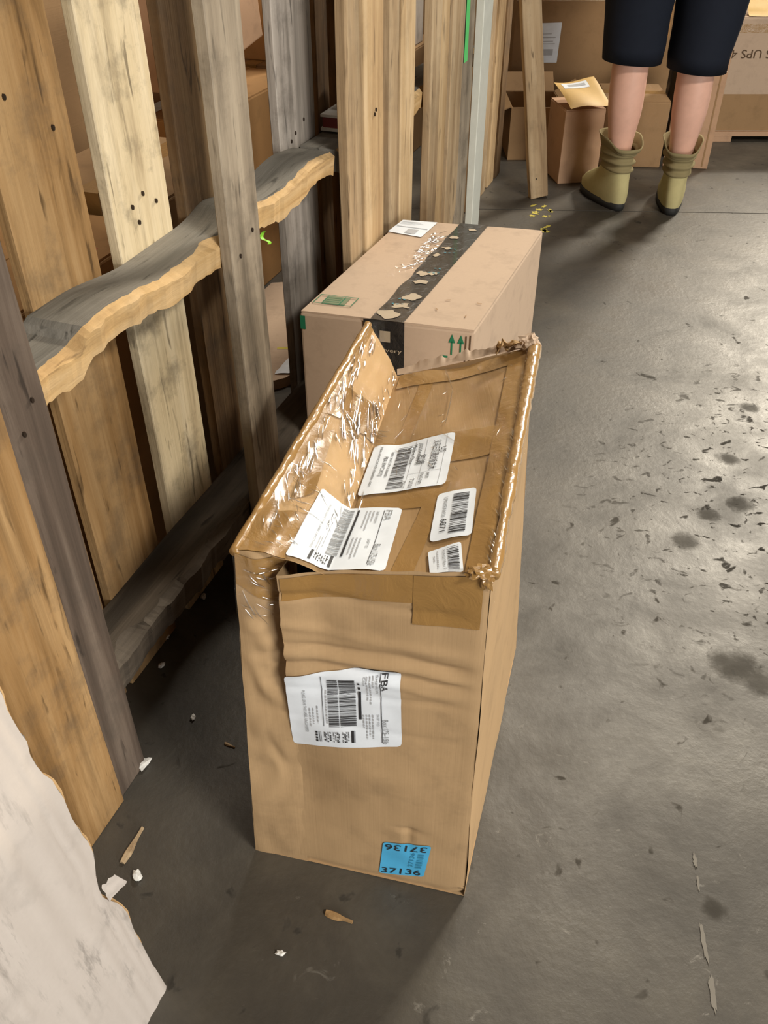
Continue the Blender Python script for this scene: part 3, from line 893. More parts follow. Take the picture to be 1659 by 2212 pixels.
# green print
def pr2(surf, name, mat, quads, off=.0010):
    b = MB()
    for q in quads: b.poly([surf(*p, off) for p in q])
    return b2(b, name, M[mat])
def rect(a0, a1, c0, c1): return [(a0, c0), (a1, c0), (a1, c1), (a0, c1)]
fr_ = [rect(.02, .250, .075, .079), rect(.02, .250, .148, .152), rect(.02, .025, .075, .152), rect(.245, .250, .075, .152)]
pr2(top2, 'printed_frame', 'green_print', fr_, .0022)
pr2(top2, 'green_field', 'green_faint', [rect(.07, .205, .083, .145)], .0018)
pr2(top2, 'green_bar', 'green_print', [rect(.07, .075, .083, .145), rect(.172, .178, .083, .145), rect(.08, .165, .112, .114), rect(.08, .165, .128, .130), rect(.08, .165, .097, .099)], .0024)
for c in (.880, .930):
    pr2(fr2, 'up_arrow', 'green_print', [[(c - .0045, .428), (c + .0045, .428), (c + .0045, .455), (c - .0045, .455)], [(c - .019, .452), (c + .019, .452), (c, .469)]])
pr2(fr2, 'green_bar', 'green_print', [rect(.82, .86, .421, .425)])
pr2(fr2, 'green_tab', 'green_print', [rect(.000, .030, .445, .472)])
for (p, q, a) in ((.70, .12, 0), (.755, .20, 1.4), (.93, .10, 2.6), (.93, .23, 4)):
    pr2(top2, 'staple_mark', 'card_brown', [[(p + .03 * math.cos(a + t) , q + .02 * math.sin(a + t)) for t in (0, .4, .8, 1.2)] + [(p + .025 * math.cos(a + t), q + .016 * math.sin(a + t)) for t in (1.2, .8, .4, 0)]], .0022)
L = Label(box2, lambda s, t, off: top2(s, t, off) + inv2, ((.012, .985), (.262, .985), (.25, .80), (.0, .83)), .10, .12, .0020)
L.paper(M['paper'], 'mailing_label', 8, 8, .02); L.o['label'] = 'white mailing label on the far top corner'
L.prints('printed_bar', M['ink_soft'], [(.005, .056, .095, .060), (.045, .010, .075, .045), (.006, .1, .06, .103), (.006, .09, .07, .092), (.006, .08, .05, .082)])
# glossy patch of clear tape beside the black tape
b = MB(); b.grid(lambda u, q: top2(lerp(.27, .42, u) , q, .003 + .0025 * nz(u * 6, q * 26, 4)), 14, 60, 0, 1, .36, .90)
b2(b, 'clear_tape', M['film'], True)
fs = []
for i in range(55):
    q = .44 + .42 * fr.random(); p_ = .285 + .10 * fr.random() + .02 * (q - .6); fs.append((p_, q, p_ + .03 + .03 * fr.random(), q + .05 * fr.random(), .0010 + .0016 * fr.random()))
tag(b2(folds(top2, fs), 'film_fold', M['film_ridge'], True), kind='stuff')
b = MB(); b.grid(lambda u, z: fr2(lerp(.41, .50, u), z, .006 + .004 * nz(u * 5, z * 40, 4)), 10, 20, 0, 1, .41, h2 + .004)
b2(b, 'clear_tape', M['film_strong'], True)

# ------------------------------------------------------------------ pallets standing on edge along the aisle
PAL0 = Vector((-0.41, 0.80, 0)); PRZ = R(70)          # local x along the aisle, y away from it, z up
def pal(s, o, z=0.0):
    return Vector((PAL0.x + .342 * s - .940 * o, PAL0.y + .940 * s + .342 * o, z))


def board(parent, name, x0, x1, y0, y1, z0, z1, mat, seed, jit=.0025, nseg=14, tilt=0.0, notch=None):
    """upright board, slightly uneven, ends cut rough"""
    b = MB(); rings = []
    for i in range(nseg + 1):
        t = i / nseg; z = lerp(z0, z1, t)
        j = lambda k: jit * nz(z * 3.1 + seed * 3.7, k * 5.3, seed)
        dx = tilt * (z - z0)
        xa, xb = x0 + j(1) + dx, x1 + j(2) + dx
        if notch and notch[0] < z < notch[1]: xb -= notch[2]
        e = .003 * nz(seed, 8, z * 40) if i in (0, nseg) else 0
        rings.append([(xa, y0 + j(3), z), (xb, y0 + j(4), z + e), (xb, y1 + j(4), z + e), (xa, y1 + j(3), z)])
    b.loft(rings)
    me = b.mesh(name)
    bm = bmesh.new(); bm.from_mesh(me); bmesh.ops.recalc_face_normals(bm, faces=bm.faces)
    bmesh.ops.bevel(bm, geom=[e for e in bm.edges if e.calc_face_angle(0) > 1.2], offset=.0016, segments=1, affect='EDGES')
    bm.to_mesh(me); bm.free()
    return link(name, me, mat, parent)


def nails(parent_board, pts):
    for (x, y, z) in pts:
        b = MB(); k = 7
        b.loft([[(x + .0022 * math.cos(i / k * 6.283), y + dy, z + .0036 * math.sin(i / k * 6.283)) for i in range(k)] for dy in (.002, -.0012)])
        b.build('nail', M['nail'], parent_board)


def stringer(parent, x0, x1, y0, y1, z0, z1, mats, seed, chip=.010, bulge=None, nseg=150):
    """horizontal runner: dusty top (slot 0), split raw front edge (slot 1)"""
    b = MB(); rings = []
    for i in range(nseg + 1):
        t = i / nseg; x = lerp(x0, x1, t)
        c = chip * (nz(x * 8, seed, 1) + .7 * nz(x * 23, seed, 4) + .35 * nz(x * 70, seed, 4))
        zt = z1 + .006 * nz(x * 4, seed, 2) + (bulge(x) if bulge else 0)
        zb = z0 + .010 * nz(x * 6, seed, 7) + .007 * nz(x * 25, seed, 9) + .004 * nz(x * 80, seed, 3) + (bulge(x) if bulge else 0)
        yf = y0 + .5 * c
        split = .040 * max(0, nz(x * 11, seed, 12)) + .008 * max(0, nz(x * 45, seed, 2))
        rings.append([(x, yf + .004, zb), (x, y1, zb + .003), (x, y1, zt), (x, yf + .010 + split, zt), (x, yf, zt - .007 - .18 * split + .003 * nz(x * 60, seed, 5))])
    b.loft(rings)
    for i, f in enumerate(b.f):
        if len(f) == 4:
            k = i % 5
            b.m[i] = 1 if k in (3, 4) else 0
    return b.build('stringer', mats, parent)


palA = empty('wooden_pallet', PAL0, PRZ)
tag(palA, 'weathered wooden pallet standing on edge nearest the camera, left of the crushed box', 'pallet')
S = [M['s_dusty'], M['s_raw']]
stringer(palA, -.40, .975, .016, .105, .652, .694, S, 3, .014,
         bulge=lambda x: .010 * math.exp(-((x - .88) / .08) ** 2) + .014 * math.exp(-((x - .63) / .05) ** 2) + .014 * sm(.165, .185, x) * sm(.40, .25, x))
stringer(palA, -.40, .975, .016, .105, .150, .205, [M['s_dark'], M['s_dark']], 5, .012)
stringer(palA, -.40, .975, .016, .105, 1.165, 1.21, S, 8)
# deck boards on the aisle side
d = board(palA, 'deck_board', -.165, -.004, -.010, .012, 0, 1.22, M['w_orange'], 1)
nails(d, [(-.05, -.0115, .67), (-.10, -.0115, .68)])
d = board(palA, 'deck_board', -.002, .066, -.004, .016, 0, 1.22, M['w_dark'], 2)
nails(d, [(.02, -.0055, .66), (.045, -.0055, .69)])
board(palA, 'deck_board', -.36, -.24, -.004, .016, 0, 1.22, M['w_brown'], 12)
d = board(palA, 'deck_board', .515, .612, -.004, .016, 0, 1.22, M['w_grey'], 3)
nails(d, [(.54, -.0055, .665), (.585, -.0055, .69), (.55, -.0055, .18)])
# deck boards on the far side
d = board(palA, 'deck_board', .200, .345, .105, .123, 0, 1.22, M['w_orange'], 4)
nails(d, [(.24, .1035, .95), (.31, .1035, .90)])
board(palA, 'deck_board', .030, .180, .105, .123, 0, 1.22, M['w_brown'], 5)
d = board(palA, 'deck_board', .395, .535, .105, .123, 0, 1.22, M['w_light'], 6)
nails(d, [(.44, .1035, .76), (.47, .1035, .77), (.45, .1035, .735), (.50, .1035, .75)])
board(palA, 'deck_board', .578, .690, .105, .123, 0, 1.22, M['w_brown'], 7)
board(palA, 'deck_board', .700, .745, .105, .123, 0, 1.22, M['w_grey'], 17)
d = board(palA, 'deck_board', .925, 1.085, .105, .123, 0, 1.22, M['w_greyblue'], 8)
nails(d, [(.99, .1035, .72), (1.03, .1035, .735), (.97, .1035, .71)])
board(palA, 'deck_board', 1.105, 1.165, .105, .123, 0, 1.22, M['w_brown'], 9)

palB = empty('wooden_pallet', PAL0, PRZ)
tag(palB, 'fresh pale wooden pallet standing on edge behind the black-taped box', 'pallet')
stringer(palB, 1.0, 2.02, .016, .100, .652, .694, S, 13)
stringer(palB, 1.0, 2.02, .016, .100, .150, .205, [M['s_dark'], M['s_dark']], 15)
stringer(palB, 1.0, 2.02, .016, .100, 1.165, 1.21, S, 18)
for i, (x0, x1, mt, y0, nt_) in enumerate(((.985, 1.052, 'w_fresh2', .0, None), (1.056, 1.165, 'w_fresh', -.006, None), (1.215, 1.272, 'w_fresh2', .0, None), (1.276, 1.365, 'w_fresh', -.004, None),
        (1.500, 1.572, 'w_fresh2', .0, None), (1.577, 1.640, 'w_fresh', .002, None), (1.648, 1.752, 'w_fresh2', -.004, (0.0, .32, .05)), (1.765, 1.862, 'w_grey', .0, None))):
    d = board(palB, 'deck_board', x0, x1, y0 - .006, y0 + .014, 0, 1.22, M[mt], 30 + i, notch=nt_)
    if i == 1: nails(d, [(1.11, -.0135, .735), (1.118, -.0135, .742)])
    if i == 7:
        b = MB(); b.grid(lambda u, v: (lerp(1.768, 1.80, u) + .002 * nz(v * 9, u, 1), -.0085, lerp(.70, 1.21, v)), 2, 10)
        b.build('green_paint_stripe', M['green_paint'], d)
for i, (x0, x1) in enumerate(((1.07, 1.17), (1.42, 1.50), (1.80, 1.90))):
    board(palB, 'deck_board', x0 + .12, x1 + .12, .100, .118, 0, 1.22, M['w_brown'], 50 + i)

palC = empty('wooden_pallet', PAL0, PRZ)
tag(palC, 'narrow-slatted wooden pallet on edge beyond the white plank', 'pallet')
stringer(palC, 2.45, 3.16, .21, .29, .652, .694, S, 23)
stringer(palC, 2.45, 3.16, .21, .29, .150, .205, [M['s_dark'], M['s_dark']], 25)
for i, (x0, x1, mt) in enumerate(((2.50, 2.60, 'w_fresh2'), (2.64, 2.74, 'w_brown'), (2.78, 2.90, 'w_fresh2'), (2.94, 3.04, 'w_fresh'), (3.07, 3.15, 'w_brown'))):
    board(palC, 'deck_board', x0, x1, .188, .21, 0, 1.22, M[mt], 60 + i)

wp = empty('white_plank', pal(1.93, -.012), PRZ)
tag(wp, 'narrow white painted plank standing at the end of the fresh pallet', 'plank')
board(wp, 'plank_body', -.045, .045, -.012, .010, 0, 1.3, M['white_paint'], 71)

# plank leaning by the small box
lp = empty('wooden_plank', fl(1163, 428) + Vector((0, .01, 0)))
lp.rotation_euler = (R(-1.0), R(-8.5), R(12))
tag(lp, 'loose narrow wooden plank leaning beside the small open box', 'plank')
d = board(lp, 'plank_body', -.036, .036, -.016, .016, .004, 1.15, M['w_fresh2'], 81, .004)
nails(d, [(-.01, -.0175, .08)])

# ------------------------------------------------------------------ cartons
def carton(name, label, loc, rz, w, dp, h, mat, flaps='closed', tape=True, rx=0.0, ry=0.0, tapemat='tape_amber'):
    root = empty(name, loc, rz); root.rotation_euler = (rx, ry, rz)
    tag(root, label, 'box')
    b = MB(); b.box(-w / 2, w / 2, 0, dp, 0, h - .004) if flaps == 'closed' else None
    if flaps != 'closed':
        t = .005
        b.box(-w / 2, w / 2, 0, t, 0, h); b.box(-w / 2, w / 2, dp - t, dp, 0, h)
        b.box(-w / 2, -w / 2 + t, t, dp - t, 0, h); b.box(w / 2 - t, w / 2, t, dp - t, 0, h)
        b.box(-w / 2 + t, w / 2 - t, t, dp - t, 0, t)
    o = b.build('carton_body', mat, root)
    if flaps == 'closed':
        bevel_mesh(o.data, min(.004, h * .1), 2)
        for y0, y1 in ((.002, dp / 2 - .002), (dp / 2 + .002, dp - .002)):
            b = MB(); b.box(-w / 2 + .002, w / 2 - .002, y0, y1, h - .004, h); b.build('top_flap', mat, root)
        if tape:
            b = MB(); b.box(-w / 2 - .001, w / 2 + .001, dp / 2 - .025, dp / 2 + .025, h, h + .0008)
            b.box(-w / 2 - .0012, -w / 2 - .0002, dp / 2 - .025, dp / 2 + .025, h - .07, h)
            b.box(w / 2 + .0002, w / 2 + .0012, dp / 2 - .025, dp / 2 + .025, h - .07, h)
            b.build('tape_band', M[tapemat], root)
    else:
        fw = min(w, dp) * .45
        for k, (ax, a) in enumerate((('b', R(50)), ('l', R(35)), ('r', R(-70)))):
            b = MB(); b.box(-.5, .5, 0, 1, 0, .004)
            fo = b.mesh('flap')
            W = w if ax in 'fb' else dp
            for v in fo.vertices: v.co = Vector((v.co.x * (W - .006), v.co.y * fw, v.co.z))
            o = link('top_flap', fo, mat, root)
            if ax == 'f': o.location = (0, 0, h); o.rotation_euler = (R(-58), 0, R(180))
            if ax == 'b': o.location = (0, dp, h); o.rotation_euler = (R(38), 0, 0)
            if ax == 'l': o.location = (-w / 2, dp / 2, h); o.rotation_euler = (R(-20), 0, R(90))
            if ax == 'r': o.location = (w / 2, dp / 2, h); o.rotation_euler = (R(30), 0, R(-90))
    return root


def pcarton(name, label, s0, s1, o0, o1, z0, z1, mat, **kw):
    """carton behind the pallets, given in the pallets' frame"""
    return carton(name, label, pal((s0 + s1) / 2, o0, z0), PRZ, s1 - s0, o1 - o0, z1 - z0, M[mat], **kw)

c = pcarton('cardboard_box', 'tan cardboard box with red print behind the orange pallet boards', .20, .66, .22, .50, 0, .645, 'card_orange', tape=False)
b = MB()
for i in range(3): b.box(.01 + .02 * i, .10 + .01 * i, .03 + .035 * i, .036 + .035 * i, .645, .6456)
b.build('red_print', M['red_faint'], c)
pcarton('cardboard_box', 'brown cardboard box seen between the light and the dark pallet boards', .68, 1.02, .22, .52, 0, .675, 'card_brown')
pcarton('cardboard_box', 'tall dark brown carton standing behind the pallet boards at far left', .15, 1.10, .56, .95, 0, 1.15, 'card_brown', tape=False)
pcarton('cardboard_box', 'orange-brown box low behind the silver-grey pallet board', 1.50, 2.12, .62, 1.0, 0, .565, 'card_orange')
pcarton('cardboard_box', 'pinkish cardboard box tipped up on the orange-brown box', 1.52, 1.98, .66, .98, .655, 1.02, 'card_pink', tape=False, ry=R(-8))
c = pcarton('cardboard_box', 'brown box low behind the fresh pallet boards', 2.16, 2.72, .62, 1.0, 0, .565, 'card_brown')
pcarton('cardboard_box', 'bright orange-tan box on top of the low brown box', 2.22, 2.66, .64, .96, .566, .90, 'card_orange')
pcarton('cardboard_box', 'brown supporting box in the gap between the fresh boards', 2.78, 3.6, .62, 1.0, 0, .42, 'card_brown')
c = pcarton('white_carton', 'white printed carton seen through the gap of the fresh pallet', 2.95, 3.45, .64, .95, .421, .80, 'white_card', tape=False)
b = MB(); b.box(-.12, .05, -.0012, -.0002, .20, .215); b.box(-.12, .12, -.0012, -.0002, .26, .27); b.build('printed_line', M['ink_grey'], c)

# odds and ends caught in the pallets
o = empty('red_flat_box', pal(1.155, .025, .698), PRZ); tag(o, 'flat dark red box with white edges lying on the pallet stringer', 'box')
b = MB(); b.box(-.055, .085, 0, .07, .006, .026); b.build('red_sleeve', M['red'], o)
b = MB(); b.box(-.058, .088, -.003, .073, 0, .006); b.box(-.058, .088, -.003, .073, .026, .031); b.build('white_edge', M['foam'], o)
o = empty('tape_roll', pal(1.20, .06, .7295), PRZ); tag(o, 'black tape roll standing on the flat red box', 'tape roll')
def tube_ring(b, r0, r1, y0, y1, cz, k=24):
    prof = [(r0, y0), (r1, y0), (r1, y1), (r0, y1)]
    rings = [[(r * math.cos(i / k * 6.2832), y, cz + r * math.sin(i / k * 6.2832)) for r, y in prof] for i in range(k)]
    b.loft(rings + [rings[0]], False, False)
b = MB(); tube_ring(b, .016, .034, -.02, .02, .0345); b.build('tape_winding', M['black'], o)
b = MB(); tube_ring(b, .013, .016, -.021, .021, .0345); b.build('paper_core', M['card_brown'], o)
o = empty('lime_strap', pal(.655, .010, .598), PRZ); tag(o, 'scrap of lime green strap hanging from the split stringer', 'strap')
b = MB(); b.grid(lambda u, v: (.004 * math.sin(v * 9) + .012 * u, .004 + .006 * math.sin(v * 5), .040 + .022 * (1 - v) - .004 * u), 2, 12); b.build('strap_scrap', M['lime'], o, True)

# thin sheet lying on the floor behind the pallets
o = empty('cardboard_sheet', fl(615, 836)); tag(o, 'pale flat cardboard sheet lying on the floor behind the pallets', 'sheet')
cs = [pal(1.22, .285), pal(1.58, .16), pal(1.95, .22), pal(1.75, .58), pal(1.30, .58), pal(1.02, .46)]
b = MB(); b.prism([q + Vector((0, 0, .0005)) - Vector(o.location) for q in cs][::-1], .028)
o2 = b.build('sheet_body', M['card_pale'], o)
p = fl(622, 752, .029); q = Vector((p.x, p.y, 0)) - Vector(o.location)
b = MB(); b.box(q.x - .03, q.x + .06, q.y - .006, q.y + .006, .0287, .0293); b.build('yellow_tape_strip', M['yellow_paint'], o)
p = fl(637, 788, .03); b = MB()
b.grid(lambda u, v: Vector((-.05 + .10 * u + .03 * v, -.05 + .09 * v, .001 + .012 * abs(nz(u * 3, v * 3, 4)) + .02 * u * v)), 8, 8)
o = b.build('paper_scrap', M['paper'], None, True); o.location = (p.x, p.y, .0292); tag(o, 'torn white paper scrap on the pale sheet behind the pallets', 'paper')

# ------------------------------------------------------------------ boxes at the far end
c = carton('cardboard_box', 'large brown carton with a white label standing at the back', (0.985, 4.45, 0), 0, .80, .5, .82, M['card_brown'], tape=False)
b = MB(); b.box(.01, .30, -.0018, -.0006, .405, .80); b.build('front_flap_panel', M['card_orange'], c)
b = MB(); b.box(-.40, .39, -.0030, -.0020, .545, .56); b.build('tape_band', M['tape_amber'], c)
L = Label(c, lambda s, t, off: Vector((s, -off, t)), ((-.30, .4585), (-.188, .462), (-.193, .298), (-.30, .298)), .11, .16, .0024)
L.paper(M['paper'], 'white_label', 6, 6, .02)
L.prints('printed_bar', M['ink_soft'], [(.03, .03, .085, .055), (.03, .075, .09, .078), (.03, .085, .08, .088), (.03, .1, .09, .104), (.03, .115, .07, .118)])
carton('open_cardboard_box', 'low open brown carton behind the leaning plank', (0.655, 4.0, 0), 0, .225, .28, .215, M['card_brown'], flaps='open')
c = carton('small_cardboard_box', 'small upright tan box carrying the yellow envelope', (0.795, 3.690, 0), R(9), .165, .20, .285, M['card_pink'], tape=False)
# padded envelope
o = empty('padded_envelope', (0.795, 3.735, .307), R(14)); tag(o, 'yellow padded envelope lying on the small upright box', 'envelope')
o.rotation_euler = (R(17), R(-3), R(14))
b = MB()
def env(u, v, sg):
    th = .010 * (math.sin(u * math.pi) * math.sin(v * math.pi)) ** .5 if 0 < u < 1 and 0 < v < 1 else 0
    return (-.085 + .17 * u, -.06 + .19 * v, .010 + sg * th + .006 * math.sin(u * 5 + v * 3))
b.grid(lambda u, v: env(u, v, 1), 16, 16); b.grid(lambda u, v: env(u, v, -1), 16, 16, flip=True)
b.build('envelope_body', M['mailer'], o, True)
b = MB(); b.grid(lambda u, v: Vector(env(u, v, 1)) + Vector((0, 0, .0008)), 8, 4, .12, .75, .66, .90); e1 = b.build('address_label', M['paper'], o, True)
b = MB(); b.grid(lambda u, v: Vector(env(u, v, 1)) + Vector((0, 0, .0014)), 8, 2, .25, .68, .74, .83); b.build('printed_bar', M['ink_soft'], e1, True)
# film-wrapped box between the legs
c = carton('wrapped_cardboard_box', 'small film-wrapped brown box seen between the legs', (1.055, 3.90, 0), R(-4), .26, .30, .265, M['card_brown'])
b = MB(); b.grid(lambda u, v: (-.132 + .264 * u, -.004 - .004 * nz(u * 5, v * 7, 3), .004 + .262 * v), 12, 12); b.build('clear_film', M['film'], c, True)
b = MB(); b.grid(lambda u, v: (-.132 + .264 * u, -.004 + .30 * v, .270 + .006 * nz(u * 5, v * 7, 5)), 12, 12); b.build('clear_film', M['film_strong'], c, True)
# black panel added as the shade in the gap; flat carton to its right
o = empty('gap_shade_panel', (1.235, 4.06, 0), 0); tag(o, 'black panel standing in for the shade in the gap between the boxes behind the legs', 'panel')
b = MB(); b.box(-.020, .09, 0, .05, 0, .46); o2 = b.build('panel_body', M['black'], o); bevel_mesh(o2.data, .006, 2)
b = MB(); b.box(-.015, .08, -.004, .0, .05, .07); b.box(-.015, .08, -.004, .0, .38, .40); b.build('panel_rib', M['black'], o)
o = empty('flat_carton', (1.292, 3.887, 0), R(-12)); tag(o, 'flattened tan carton standing upright behind the right leg', 'carton')
b = MB(); b.box(-.093, .093, 0, .018, 0, .60); o2 = b.build('outer_sheet', M['card_pink'], o); bevel_mesh(o2.data, .003, 1)
b = MB(); b.box(-.090, .086, .020, .036, 0, .595); b.build('inner_sheet', M['card_orange'], o)
b = MB(); b.box(-.078, -.072, -.0012, -.0002, .01, .59); b.box(.066, .072, -.0012, -.0002, .01, .59); b.build('fold_crease', M['card_brown'], o)
# big box at the right
c = carton('large_tan_box', 'wide tan box with upside-down lettering at the right edge', (2.02, 4.28, .045), 0, 1.16, .62, .465, M['card_pale'], tape=False)
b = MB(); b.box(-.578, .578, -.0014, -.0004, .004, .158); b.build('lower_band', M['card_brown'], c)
b = MB(); b.box(-.578, .578, -.0014, -.0004, .405, .440); b.build('tape_band', M['tape_amber'], c)
b = MB(); b.grid(lambda u, v: (-.45 + 1.0 * u, .005 + .10 * v, .468 + .05 * v + .01 * nz(u * 4, v * 3, 2)), 16, 6); b.build('raised_flap', M['mailer'], c, True)
L = Label(c, lambda s, t, off: Vector((s, -off, t)), ((-.52, .36), (-.12, .36), (-.12, .28), (-.52, .28)), .40, .08, .0008); L.o = c
L.prints('upside_down_lettering', M['card_dark'], [], [('S UPS 4', .20, .058, .034, math.pi, .175)])
o = empty('wooden_skid', (2.02, 4.27, 0)); tag(o, 'flat pale skid under the wide tan box', 'skid')
b = MB(); b.box(-.60, .60, 0, .64, .025, .044); b.build('skid_deck', M['card_pink'], o)
for x in (-.5, 0, .5):
    b = MB(); b.box(x - .09, x + .09, .003, .62, 0, .025); b.build('skid_runner', M['card_pink'], o)
c = carton('cardboard_box', 'dark brown carton behind the wide tan box', (2.35, 5.15, 0), 0, 1.7, .6, .95, M['card_brown'])
c = carton('cardboard_box', 'brown carton standing far back beyond the narrow pallet', (0.20, 5.0, 0), R(6), .75, .5, .95, M['card_brown'])

# ------------------------------------------------------------------ white cardboard sheet close by on the left
ws = empty('white_cardboard_sheet', pal(-.225, -.216), PRZ)
tag(ws, 'scuffed white corrugated cardboard sheet with a torn edge, bottom left', 'sheet')
LEAN = R(8.7)
def wsf(x, h, off=0.0):
    """x 0 at the torn edge, negative toward the camera; h up the sheet"""
    ridge = .0050 * abs(nz(x * 26, h * 1.0, 3)) + .0040 * nz(x * 12, h * .7, 7) + .0040 * abs(nz(x * 62, h * 1.6, 1))
    y = h * math.sin(LEAN) - off - ridge
    return Vector((x, y, h * math.cos(LEAN)))
def wedge(h): return .006 * nz(h * 7, 1, 2) + .006 * nz(h * 21, 4, 1) * sm(.08, .2, h) + .003 * nz(h * 60, 4, 6) - .016 * math.exp(-((h - .24) / .03) ** 2)
b = MB(); H_ = 1.42
b.grid(lambda u, v: wsf(lerp(-.75, wedge(v * H_), u ** .7), v * H_), 190, 90)
b.grid(lambda u, v: wsf(lerp(-.75, wedge(v * H_), u), v * H_, -.006), 20, 120, flip=True)
b.grid(lambda u, v: wsf(wedge(v * H_), v * H_, -.006 * u), 1, 120)
b.build('sheet_face', M['white_card'], ws, True)
b = MB()
b.grid(lambda u, v: wsf(lerp(-.06, wedge(.10 + v * .8) + .003 + .006 * nz(v * 17, 2, 2), u), .10 + v * .8, -.0045), 3, 80)
b.build('torn_liner', M['card_flap'], ws, True)
b = MB()
b.grid(lambda u, v: wsf(-.012 + (.026 - .010 * v) * u + .004 * nz(v * 6, 1, 3), .222 + .030 * v + .006 * u, .003 + .008 * u + .004 * nz(u * 4, v * 4, 1)), 6, 6); b.build('torn_tab', M['white_card'], ws, True)

# ------------------------------------------------------------------ scraps on the floor
def scrap(name, label, px, py, size, mat, seed, flat=.5, cat='scrap'):
    p = fl(px, py); bm = bmesh.new(); bmesh.ops.create_icosphere(bm, subdivisions=2, radius=1)
    for v in bm.verts:
        k = 1 + .6 * nz(v.co.x + seed, v.co.y, v.co.z, 1.7)
        v.co = Vector((v.co.x * size, v.co.y * size * .7, v.co.z * size * flat)) * k
    mz = min(v.co.z for v in bm.verts)
    for v in bm.verts: v.co.z -= mz
    me = bpy.data.meshes.new(name); bm.to_mesh(me); bm.free()
    o = link(name, me, mat); o.location = (p.x, p.y, 0.0005); o.rotation_euler[2] = seed
    return tag(o, label, cat)
scrap('foam_scrap', 'crumpled white foam scrap beside the orange board foot', 312, 1655, .012, M['foam'], 1)
scrap('foam_scrap', 'pale foam crumb next to the torn white sheet', 297, 1896, .009, M['foam'], 2)
scrap('foam_scrap', 'tiny white foam crumb on the floor left of the blue sticker', 606, 2062, .006, M['foam'], 3)
scrap('foam_scrap', 'small white crumb near the lower stringer of the nearest pallet', 360, 1380, .006, M['foam'], 4)
scrap('foam_scrap', 'tiny pale crumb in the dark gap left of the crushed box', 418, 1552, .006, M['foam'], 5)
scrap('foam_scrap', 'white crumb on the floor under the pallet boards', 350, 1440, .007, M['foam'], 7)
scrap('foam_scrap', 'pale crumb beside the bent corner of the crushed box', 440, 1292, .008, M['foam'], 8)
def stick(name, label, p0, p1, w, mat, seed):
    a, c = fl(*p0), fl(*p1); b = MB(); rings = []
    dr = (c - a); l = dr.length
    for i in range(9):
        t = i / 8; ww = w * (.35 + .65 * math.sin(min(1, t * 1.3 + .15) * math.pi) ** .7) * (1 + .3 * nz(t * 5, seed, 1))
        rings.append([(l * t, ww, .001), (l * t, -ww, .001), (l * t, -ww * .6, .001 + w * .7), (l * t, ww * .5, .001 + w * .8)])
    b.loft(rings); o = b.build(name, mat); o.location = (a.x, a.y, 0); o.rotation_euler[2] = math.atan2(dr.y, dr.x)
    return tag(o, label, 'splinter')
stick('wood_splinter', 'long pale wood splinter on the floor by the torn white sheet', (264, 1866), (309, 1790), .006, M['w_fresh2'], 1)
stick('wood_splinter', 'short reddish wood chip on the floor below the blue sticker', (704, 1972), (762, 1994), .006, M['w_orange'], 2)
stick('wood_splinter', 'thin curled wood sliver in the dark gap beside the crushed box', (486, 1606), (508, 1616), .003, M['w_fresh2'], 3)

# ------------------------------------------------------------------ person
person = empty('person', (0.985, 3.40, 0))
tag(person, 'person seen from behind in navy shorts and olive ankle boots', 'person')
pinv = -Vector(person.location)
KN = [(-1, Vector((.885, 3.425, .0)), Vector((.868, 3.415, .50)), Vector((.905, 3.41, .92)), Vector((-.30, .95, 0)).normalized()),
      (1, Vector((1.098, 3.378, .0)), Vector((1.092, 3.37, .50)), Vector((1.075, 3.41, .92)), Vector((.22, .975, 0)).normalized())]

def skin_mesh(name, verts, edges, radii, sub=2, root=0):
    me = bpy.data.meshes.new(name); me.from_pydata([tuple(v) for v in verts], edges, [])
    o = bpy.data.objects.new(name, me); COL.objects.link(o)
    md = o.modifiers.new('skin', 'SKIN'); md.use_smooth_shade = True
    o.modifiers.new('sub', 'SUBSURF').levels = sub
    if not me.skin_vertices: 
        bpy.context.view_layer.update()
    sv = me.skin_vertices[0].data
    for i, r in enumerate(radii):
        sv[i].radius = (r, r) if not isinstance(r, tuple) else r
        sv[i].use_root = (i == root)
    dg = bpy.context.evaluated_depsgraph_get(); dg.update()
    ev = o.evaluated_get(dg)
    out = bpy.data.meshes.new_from_object(ev)
    bpy.data.objects.remove(o)
    out.name = name
    return out

